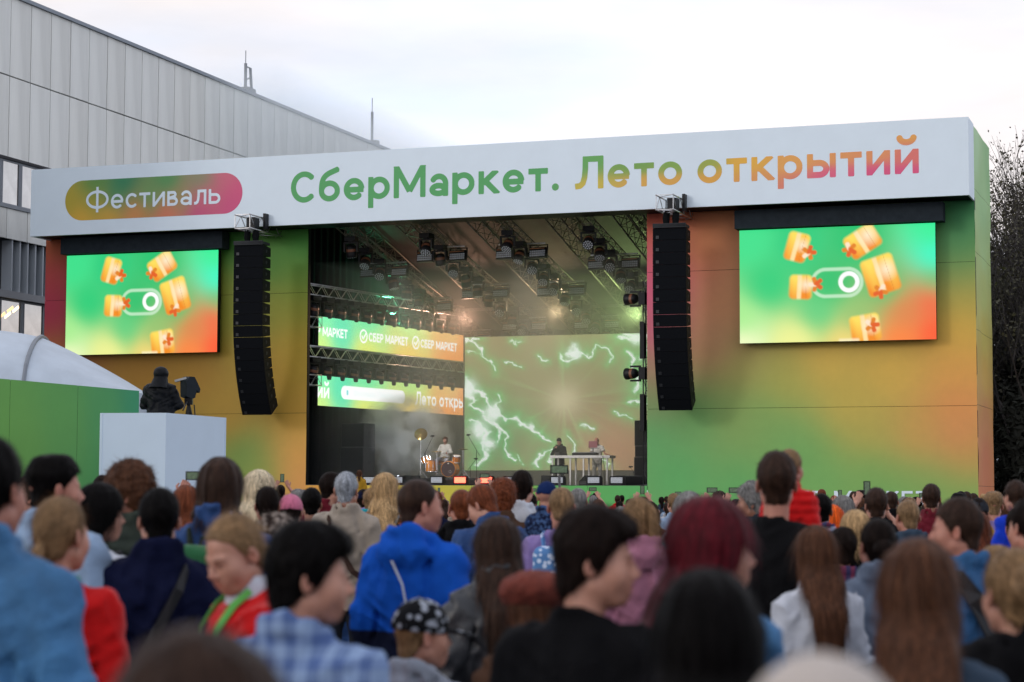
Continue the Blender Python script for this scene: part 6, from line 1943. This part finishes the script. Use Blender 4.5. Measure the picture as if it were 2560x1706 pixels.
P_(1060, 1122, 14, 'man with short auburn hair in a black hoodie and pale shorts', 'm', 6, 'hoodie', F_('black'), 'buzz', 'auburn', legs=fab('paleshorts', (170, 180, 160)))
r = P_(1110, 1117, 13.2, 'ginger-haired man in a denim jacket bowing his head', 'md', 24, 'jacket', DENIM_D, 'crop', 'auburn', skin=SKIN[0])
b = MB(); b.prism([(-.10, 0), (.10, 0), (.12, .12), (.06, .26), (-.06, .26), (-.12, .12)], -.05, .05)
t = tag(empty('shoulder_bag', W(r, (.24, .05, 1.02)), YAW + .5), 'cream shoulder bag carried under the arm of the denim jacket', 'bag'); b.build('bag', fab('cream', (200, 196, 180)), t)
b = MB(); b.tube([(0, -.08, .25), (0, -.04, .42), (0, .04, .42), (0, .08, .25)], .012, 5); b.build('strap', fab('cream', (200, 196, 180)), t)
P_(1156, 1104, 16, 'woman with bushy auburn curls', 'f', -4, 'jacket', F_('brown'), 'curly', 'auburn', hv=1)
r = P_(1200, 1084, 16.5, 'man with dark brown hair in a white hoodie with black strap', 'm', -12, 'hoodie', F_('white'), 'crop', 'dark')
belt(r, BACKX, .03, .012, lamp_black)
rdad = P_(1291, 1117, 12.6, 'man with grey-brown buzz cut in a lilac top', 'm', -6, 'sweater', F_('lilac'), 'buzz', 'darkblond', skin=SKIN[1])
backpack(rdad, FLORAL, 'blue floral backpack with a round patch on the lilac top', FLORAL, patch=mat('patch_pale', (.6, .62, .64), .6))
P_(1258, 1105, 14.2, 'child in navy cap and camouflage jacket leaning on the buzz-cut man', 'ks', -30, 'puffer', CAMO, None, 'brown', cap='cap', capm=fab('navycap', (22, 44, 92)), H=1.2)
P_(1328, 1120, 18.5, 'bald man behind the lilac top', 'm', 0, 'jacket', F_('beige'), 'buzz', 'grey', skin=SKIN[1])
P_(1142, 1193, 8.0, 'woman with very long straight brown hair in a black leather jacket', 'f', 12, 'jacket', LEATHER, 'long', 'brown', hv=1)
P_(1226, 1318, 6.6, 'person in a fuzzy rust brown beret with gold pin', 'f', 14, 'jacket', F_('brown'), 'shoulder', 'chestnut', cap='beret', capm=mat('rust_fur', lin((104, 44, 32)), .9, noise=.4, nscale=30))
P_(972, 1372, 6.8, 'boy in a black bandana print cap and pale grey hoodie', 'kr', -28, 'hoodie', fab('melange', (160, 168, 182)), 'buzz', 'darkblond', cap='cap', capm=BANDANA)
P_(1372, 1162, 5.2, 'young man with thick dark hair in a black top, face in profile', 'mQ', -28, 'sweater', F_('black'), 'thick', 'dark', skin=SKIN[0], st=.25, hv=1)
P_(1640, 1158, 5.3, 'woman with burgundy bobbed hair in a pale denim jacket', 'fr', -48, 'jacket', DENIM, 'bangs', 'burgundy', skin=SKIN[0])
P_(1622, 1334, 3.5, 'person with glossy black hair gathered by a grey clip', 'f', 6, 'jacket', F_('black'), 'bangs', 'black', hv=1)
cl_ = MB(); cl_.box((-.012, 0, 0), (.012, .02, .07)); cl_.box((.012, 0, 0), (.012, .02, .07)); cl_.box((0, .004, .03), (.04, .012, .014))
cl_.build('hair_clip', mat('clip_grey', (.22, .24, .25), .35), bpy.data.objects['person.' + '%03d' % (len(PEOPLE) - 1)], loc=(0, -.155, 1.47))
rt = P_(1784, 1040, 9.5, 'tall man with brown hair and black t-shirt holding a child', 'mt', -46, 'tee', F_('black'), 'crop', 'brown', skin=SKIN[1])
P_(1816, 1036, 9.9, 'child in a red quilted jacket carried by the tall man', 'ks', -35, 'puffer', F_('red'), 'crop', 'darkblond', H=1.02)
P_(1585, 1136, 12.2, 'woman with short grey hair in a turquoise puffer vest', 'f', -14, 'vest', F_('teal'), 'bob', 'grey')
P_(1463, 1143, 11.2, 'woman with long dark blond ponytail in a mauve hoodie', 'fl', 8, 'hoodie', F_('mauve'), 'pony', 'darkblond')
P_(1727, 1108, 15, 'grey-haired man in profile beside the tall man', 'ml', 40, 'jacket', F_('charcoal'), 'messy', 'grey', skin=SKIN[2])
P_(1913, 1163, 17, 'woman with vivid orange straight hair', 'f', -3, 'jacket', F_('charcoal'), 'long', 'orange', hv=0)
P_(1886, 1138, 16, 'black-haired man in a red and white checked shirt', 'm', 4, 'shirt', PLAID_RED, 'crop', 'black', skin=SKIN[2])
P_(1935, 1215, 12.5, 'person in a dark purple checked shirt before the orange hair', 'k', 10, 'shirt', PLAID_RED2, 'crop', 'dark')
P_(1965, 1178, 12.6, 'woman with blond bob in a black top', 'f', 10, 'jacket', F_('black'), 'bob', 'blond')
P_(2013, 1124, 15.5, 'man with cropped brown hair in a black hoodie', 'm', -4, 'hoodie', F_('black'), 'crop', 'brown')
P_(2085, 1147, 14, 'bald man in a grey blue hoodie', 'm', 8, 'hoodie', F_('greyblue'), 'buzz', 'darkblond', skin=SKIN[1])
P_(1872, 1213, 8.6, 'woman with long chestnut hair in a white shirt', 'f', 14, 'shirt', F_('white'), 'long', 'chestnut', hv=0)
r = P_(2016, 1193, 8.8, 'woman with a dark hair bun in a grey checked blazer', 'f', 4, 'jacket', CHECKG, 'bun', 'dark')
belt(r, [(-.12, .08, 1.40), (-.125, .0, 1.455), (-.13, -.10, 1.42), (-.17, -.13, 1.28), (-.22, -.10, 1.05), (-.24, .0, .85)], .026, .01, F_('white'))
P_(2108, 1248, 4.7, 'woman with very long honey brown hair in a grey blue shirt', 'f', -10, 'tee', F_('greyblue'), 'long', 'chestnut', hv=1)
r = P_(2196, 1149, 8.3, 'man with short brown hair in a denim shirt with black backpack strap', 'ml', 34, 'shirt', mat('fabric_denim_mid', lin((40, 88, 134)), .85, noise=.25, nscale=6, bump=.25, bscale=60), 'crop', 'brown', skin=SKIN[1])
belt(r, mirror(BACKX), .07, .014, lamp_black)
P_(2326, 1264, 5.4, 'woman with wavy blond updo in a black hooded coat', 'f', 10, 'hoodie', F_('black'), 'updo', 'darkblond')
P_(2290, 1262, 9.0, 'child with straight dark blond hair before the black hooded coat', 'k', 0, 'jacket', F_('navy'), 'bob', 'darkblond')
P_(2362, 1150, 9.4, 'person in a pink hoodie half out of the frame', 'm', 20, 'hoodie', F_('pink'), 'crop', 'dark')
P_(2340, 1170, 12.5, 'man in a pale grey top carrying a child on his shoulders', 'm', -6, 'tee', fab('palegrey', (150, 150, 145)), 'crop', 'dark', skin=SKIN[2])
P_(2332, 1107, 12.9, 'child in a royal blue sweater sitting on the shoulders of a man', 'ks', 14, 'sweater', F_('royal'), 'crop', 'brown', H=1.15)
P_(2247, 1144, 17, 'man in a dark grey cap and mustard hooded jacket', 'm', -6, 'hoodie', F_('yellow'), 'crop', 'dark', cap='cap', capm=F_('charcoal'))
P_(2240, 1178, 13.2, 'woman with long wavy ginger hair in a black top', 'f', 0, 'jacket', F_('black'), 'longwavy', 'auburn')
P_(1885, 1494, 1.8, 'short person in a pale beige knitted hat close to the camera', 'f', 0, 'hoodie', F_('lilac'), None, 'pale', cap='beanie', capm=mat('beige_knit', lin((176, 166, 158)), .95, noise=.12, nscale=20))
P_(455, 1452, 1.85, 'person with dark brown hair seen only as the top of a head', 'm', 0, 'jacket', F_('brown'), 'thick', 'brown', hv=2)
P_(826, 1080, 46, 'child with pigtails in a yellow jacket lifted above the crowd', 'ks', 0, 'puffer', F_('yellow'), 'pony', 'chestnut', H=1.1)
# hands with phones above the heads
UP = [(437, 1112, 17, 'up', 'grey'), (645, 1098, 40, 'up', 'dark'), (1113, 1095, 36, 'fup', 'dark'), (1363, 1122, 40, 'up', 'grey'), (1478, 1126, 34, 'fup', 'black'), (1640, 1130, 28, 'up', 'brown'), (1692, 1132, 26, 'fup', 'dark'), (2001, 1133, 21, 'up', 'black'), (2130, 1140, 30, 'fup', 'brown'), (935, 1118, 55, 'up', 'dark'), (1008, 1120, 58, 'fup', 'brown'), (1225, 1122, 45, 'up', 'black'), (1560, 1128, 48, 'fup', 'blond'), (1935, 1134, 36, 'up', 'dark')]
UPC = ['denim', 'black', 'lilac', 'grey', 'black', 'red', 'white', 'navy', 'charcoal', 'maroon', 'olive', 'navy', 'pink', 'green']
for i, (x, y, d, pk, hc) in enumerate(UP):
    cn = UPC[i]
    lab = '%s-haired person in a %s top holding a phone up %s' % (hc, cn, 'by the stage front' if d > 34 else 'amid the crowd')
    r = P_(x, y + 18, d, lab, pk, 0, 'jacket', F_(cn), 'crop' if pk == 'up' else 'shoulder', hc, fine=False)
    tip = W(r, (0, .235, 1.90))
    phone(tip, YAW, 'phone lifted by the person in the %s top' % cn, land=(i % 3 != 1), s=r.scale[0])
# phone on a stick in front of the table
q = atd(1285, 1079, 22)
t = phone(q, YAW, 'phone filming on a stick before the table', True, 1.25); del t['group']
b = MB(); b.tube([(0, .01, -.05), (.02, .01, -.55)], .012, 6); b.build('stick', dark_steel, t)

# ------------------------------------------------------------------ the packed crowd behind them
crs = random.Random(2024)
MH = [('crop', .30), ('fade', .08), ('buzz', .14), ('messy', .06), ('thick', .12), ('receding', .06), ('quiff', .06)]
FHs = [('long', .22), ('longwavy', .16), ('shoulder', .2), ('bob', .14), ('pony', .1), ('bun', .1), ('lowpony', .06)]
HN = dict(crop='short', fade='faded', buzz='shaved', messy='messy', thick='thick', receding='thinning', quiff='swept-back', long='long straight', longwavy='long wavy', shoulder='shoulder-length', bob='bobbed', pony='ponytailed', bun='bunned', lowpony='low-tied')
HCOL = [('dark', .26), ('black', .18), ('brown', .24), ('chestnut', .1), ('darkblond', .08), ('blond', .06), ('grey', .05), ('auburn', .03)]
HCN = dict(darkblond='dark blond', dark='dark brown', pale='pale blond')
TCOL = ['black', 'navy', 'charcoal', 'grey', 'white', 'red', 'pink', 'lilac', 'teal', 'denim', 'beige', 'yellow', 'olive', 'maroon', 'greyblue', 'black', 'navy', 'brown', 'green', 'paleblue']
TKM = ['jacket', 'hoodie', 'tee', 'shirt']
def wpick(L_):
    u = crs.random() * sum(w for _, w in L_)
    for k, w in L_:
        u -= w
        if u <= 0: return k
    return L_[-1][0]
made = 0
for d0, n in ((19.5, 17), (22.5, 18), (26, 19), (30, 21), (34.5, 21), (39.5, 21), (45, 22), (51, 23), (57.5, 23), (64, 24)):
    for i in range(n):
        x = (i + .5 + crs.uniform(-.34, .34)) / n * 2420 - 30
        d = d0 + crs.uniform(-1.3, 1.3)
        if d > 33 and x < 545: continue
        if d > 63 and x > 2050: d -= 6
        if d < 24 and any(abs(x - q[0]) < 40 and abs(q[2] - d) < 1.2 for q in PEOPLE): continue
        fem = crs.random() < .46
        pk = 'f' if fem else 'm'
        hs = wpick(FHs if fem else MH); hc = wpick(HCOL); cn = crs.choice(TCOL); tk = crs.choice(TKM)
        Hh = crs.gauss(1.655, .05) if fem else crs.gauss(1.735, .06)
        if crs.random() < .06: Hh *= .8
        y = 1139.3 - (Hh - CAMZ) * 4723.4 / d
        capk = 'cap' if (not fem and crs.random() < .07) else ('beanie' if crs.random() < .02 else None)
        where = 'by the stage front' if d > 50 else ('amid the crowd' if d > 30 else 'behind the nearest rows')
        lab = 'person with %s %s hair in a %s %s %s' % (HN[hs], HCN.get(hc, hc), cn.replace('greyblue', 'grey blue').replace('paleblue', 'pale blue'), dict(tee='t-shirt').get(tk, tk), where)
        if capk: lab = 'person in a %s and %s %s with %s hair %s' % ('cap' if capk == 'cap' else 'knit hat', cn.replace('greyblue', 'grey blue').replace('paleblue', 'pale blue'), dict(tee='t-shirt').get(tk, tk), HCN.get(hc, hc), where)
        P_(x, y, d, lab, pk, crs.gauss(0, 16), tk, F_(cn), hs, hc, cap=capk, capm=F_(crs.choice(['black', 'navy', 'red', 'grey'])), skin=crs.choice(SKIN), fine=False, group='people packed before the stage')
        made += 1
print('crowd', made, 'total people', len(PEOPLE))
for q in PEOPLE[:66]:
    if not 1.05 < q[3] < 1.95: print('height?', [round(float(v), 2) for v in q])
# ================================================================== performers and camera operator
POSES['op'] = Pose(yaw=-.1, pitch=-.2, arms=[[(-.188, -.01, 1.385), (-.25, .05, 1.12), (-.10, .24, 1.10), (-.05, .30, 1.13)], [(.188, -.01, 1.385), (.25, .05, 1.12), (.14, .26, 1.14), (.10, .33, 1.17)]])
POSES['drum'] = Pose(pitch=.22, sit=True, legs=[[(x * .095, 0, .92), (x * .22, .36, .82), (x * .22, .32, .36)] for x in (-1, 1)], arms=[[(-.188, -.01, 1.385), (-.30, .06, 1.13), (-.24, .30, 1.10), (-.20, .38, 1.10)], [(.188, -.01, 1.385), (.30, .06, 1.13), (.24, .30, 1.12), (.20, .38, 1.12)]])
POSES['dj1'] = Pose(pitch=-.45, arms=[[(-.188, -.01, 1.385), (-.27, .04, 1.13), (-.04, .24, 1.12), (.03, .28, 1.14)], [(.188, -.01, 1.385), (.26, .10, 1.16), (.08, .20, 1.36), (.04, .21, 1.43)]])
POSES['dj2'] = Pose(pitch=-.30, yaw=-.35, arms=[[(-.188, -.01, 1.385), (-.27, .12, 1.17), (-.40, .38, 1.10), (-.44, .46, 1.08)], [(.188, -.01, 1.385), (.24, .12, 1.12), (.16, .38, 1.08), (.12, .46, 1.07)]])
def performer(x, y, Y, label, pk, rzabs, top, tm, hair, hc, H=1.78, base=ZD, **kw):
    p = onY(x, y, Y)
    d = float((p - CP) @ _fw)
    r = P_(x, y, d, label, pk, math.degrees(rzabs - YAW), top, tm, hair, hc, H=H, z0=base, **kw)
    return r
face = math.pi  # towards the audience
w_cloth = fab('offwhite', (226, 222, 214))
r = performer(1023, 1003, 3.9, 'drummer in a white sweatshirt with tousled brown hair, head thrown back', 'drum', face, 'sweater', w_cloth, 'messy', 'chestnut', H=1.70, base=onY(1023, 1003, 3.9)[2] - 1.72, legs=F_('white'), st=.6)
b = MB(); b.lathe([(.001, .72), (.16, .71), (.17, .66), (.03, .64), (.03, .05), (.2, .0)], n=14)
tag(b.build('drum_stool', lamp_black, loc=(r.location[0], 3.92, ZD + RZ), smooth=True), 'black round stool under the drummer', 'stool')
for s in (-1, 1):
    b = MB(); a0 = W(r, (s * .21, .40, 1.12)); a1 = W(r, (s * .10, .70, 1.06)); b.tube([a0, a1], .008, 5)
    tag(b.build('drumstick', pale), 'wooden drumstick in the %s hand of the drummer' % ('left' if s > 0 else 'right'), 'drumstick')
r = performer(1285, 1004, 4.6, 'musician in black singing into a microphone behind the white table', 'dj1', face - .12, 'shirt', F_('black'), 'quiff', 'black', H=1.87, legs=F_('black'))
b = MB(); b.lathe([(.001, .09), (.024, .08), (.026, .06), (.016, .04), (.014, -.10), (.001, -.1)], n=10, M=rotm(R(70), 0, 0))
tag(b.build('hand_microphone', lamp_black, loc=W(r, (.03, .21, 1.47)), smooth=True), 'black microphone held to the mouth of the musician in black', 'microphone')
b = MB(); b.box((0, 0, 0), (.20, .03, .12), rotm(.4, 0, 0))
for i in range(5): b.tube([(-.08 + i * .04, -.02, .02), (-.09 + i * .045, -.06, .06 + .02 * (i % 2))], .006, 4)
tag(b.build('effects_box', dark_steel, loc=W(r, (-.02, .30, 1.17))), 'small wired effects box in the hand of the musician in black', 'device')
r = performer(1371, 1003, 4.5, 'bald musician in white with glasses leaning over the mixer', 'dj2', face + .3, 'tee', w_cloth, None, 'brown', H=1.88, legs=w_cloth, glasses=True, skin=SKIN[1])
r = P_(371, 862, 37.4, 'camera operator in a black hooded raincoat on the white platform', 'op', -12, 'coat', mat('black_raincoat', (.006, .007, .009), .5, spec=.12, noise=.3, nscale=5, bump=.3, bscale=12), None, 'dark', cap='hoodup', capm=mat('black_raincoat'), H=1.86, z0=PFZ)
r.scale = (r.scale[0] * 1.18, r.scale[1] * 1.1, r.scale[2])

# ------------------------------------------------------------------ unseen spots added to light the performers, then floor lamp beams
def beam(src, dst, watts, col, size, blend=.4):
    l = bpy.data.lights.new('lamp_or_added_spot', 'SPOT'); l.energy = watts; l.color = col; l.spot_size = size; l.spot_blend = blend; l.shadow_soft_size = .12
    o = bpy.data.objects.new('lamp_or_added_spot', l); COL.objects.link(o)
    o.location = src
    o.rotation_euler = (Vector(dst) - Vector(src)).to_track_quat('-Z', 'Y').to_euler()
    return o
beam((-9.2, -1.0, 11.85), tuple(onY(1023, 1040, 3.9)), 2400, (1.0, .94, .88), R(30), 1.0)  # added under the fascia without a fixture, brightens the drummer
beam((-4.4, -1.0, 11.85), tuple(onY(1325, 1040, 4.5)), 2400, (1.0, .92, .84), R(32), 1.0)  # another added spot with no fixture, for the musicians at the table
for x_ in (870, 916):
    q = onY(x_, 1100, 1.6); beam((q[0], 1.6, ZD + .38), (q[0] + .15, 4.6, ZD + 2.4), 120, (.85, .95, 1.0), R(60), .8)
# coloured spots without fixtures, added at the back to make the smoke glow
for x, y, z, c, w_ in ((-10.2, 11.0, 9.3, (1.0, .55, .38), 620), (-12.2, 7.5, 9.1, (.15, 1.0, .50), 420), (-6.2, 11.3, 9.5, (.95, .68, .40), 380), (-2.6, 11.0, 9.3, (.70, 1.0, .38), 620)):
    beam((x, y, z), (x + .4, y - 6, z + .6), w_, c, R(150), 1.0)
# smoke hanging under the roof and drifting out behind it
def smoke(name, lo, hi, dens, col, label_kind='stuff', noise=None):
    b = MB(); lo, hi = np.array(lo, float), np.array(hi, float); b.box((lo + hi) / 2, hi - lo)
    m = bpy.data.materials.new(name); m.use_nodes = True
    N, L = m.node_tree.nodes, m.node_tree.links
    N.remove(N['Principled BSDF'])
    v = N.new('ShaderNodeVolumePrincipled'); v.inputs['Color'].default_value = (*col, 1); v.inputs['Density'].default_value = dens; v.inputs['Anisotropy'].default_value = .2
    L.new(v.outputs[0], N['Material Output'].inputs['Volume'])
    if noise:
        tc = N.new('ShaderNodeTexCoord'); g = N.new('ShaderNodeTexGradient'); g.gradient_type = 'SPHERICAL'
        mp = N.new('ShaderNodeMapping'); c_, h_ = (lo + hi) / 2, (hi - lo) / 2
        mp.inputs['Location'].default_value = tuple(-c_ / h_); mp.inputs['Scale'].default_value = tuple(1 / h_)
        L.new(tc.outputs['Object'], mp.inputs['Vector']); L.new(mp.outputs['Vector'], g.inputs['Vector'])
        n = N.new('ShaderNodeTexNoise'); n.inputs['Scale'].default_value = noise; n.inputs['Detail'].default_value = 3
        L.new(tc.outputs['Object'], n.inputs['Vector'])
        r = N.new('ShaderNodeMapRange'); r.inputs[1].default_value = .42; r.inputs[2].default_value = .72
        L.new(n.outputs['Fac'], r.inputs[0])
        k = N.new('ShaderNodeMath'); k.operation = 'MULTIPLY'; L.new(g.outputs['Fac'], k.inputs[0]); L.new(r.outputs[0], k.inputs[1])
        k2 = N.new('ShaderNodeMath'); k2.operation = 'MULTIPLY'; k2.inputs[1].default_value = dens; L.new(k.outputs[0], k2.inputs[0])
        L.new(k2.outputs[0], v.inputs['Density'])
    o = b.build(name, m)
    tag(o, kind='stuff')
    return o
smoke('stage_smoke', (-12.6, .35, ZD + .02), (.9, 11.8, 10.75), .046, (.92, .92, .90))
qa, qb = onY(985, 930, 3.4), onY(870, 1108, 5.0)
smoke('smoke_plume', (qb[0] - .7, 2.6, ZD + .02), (qa[0] + .7, 6.2, qa[2] + .7), 8.0, (.95, .96, .96), noise=1.3)
smoke('drifting_smoke', (-27.6, 19.2, 6.0), (-23.4, 75, 23.3), .075, (.92, .98, 1.0))
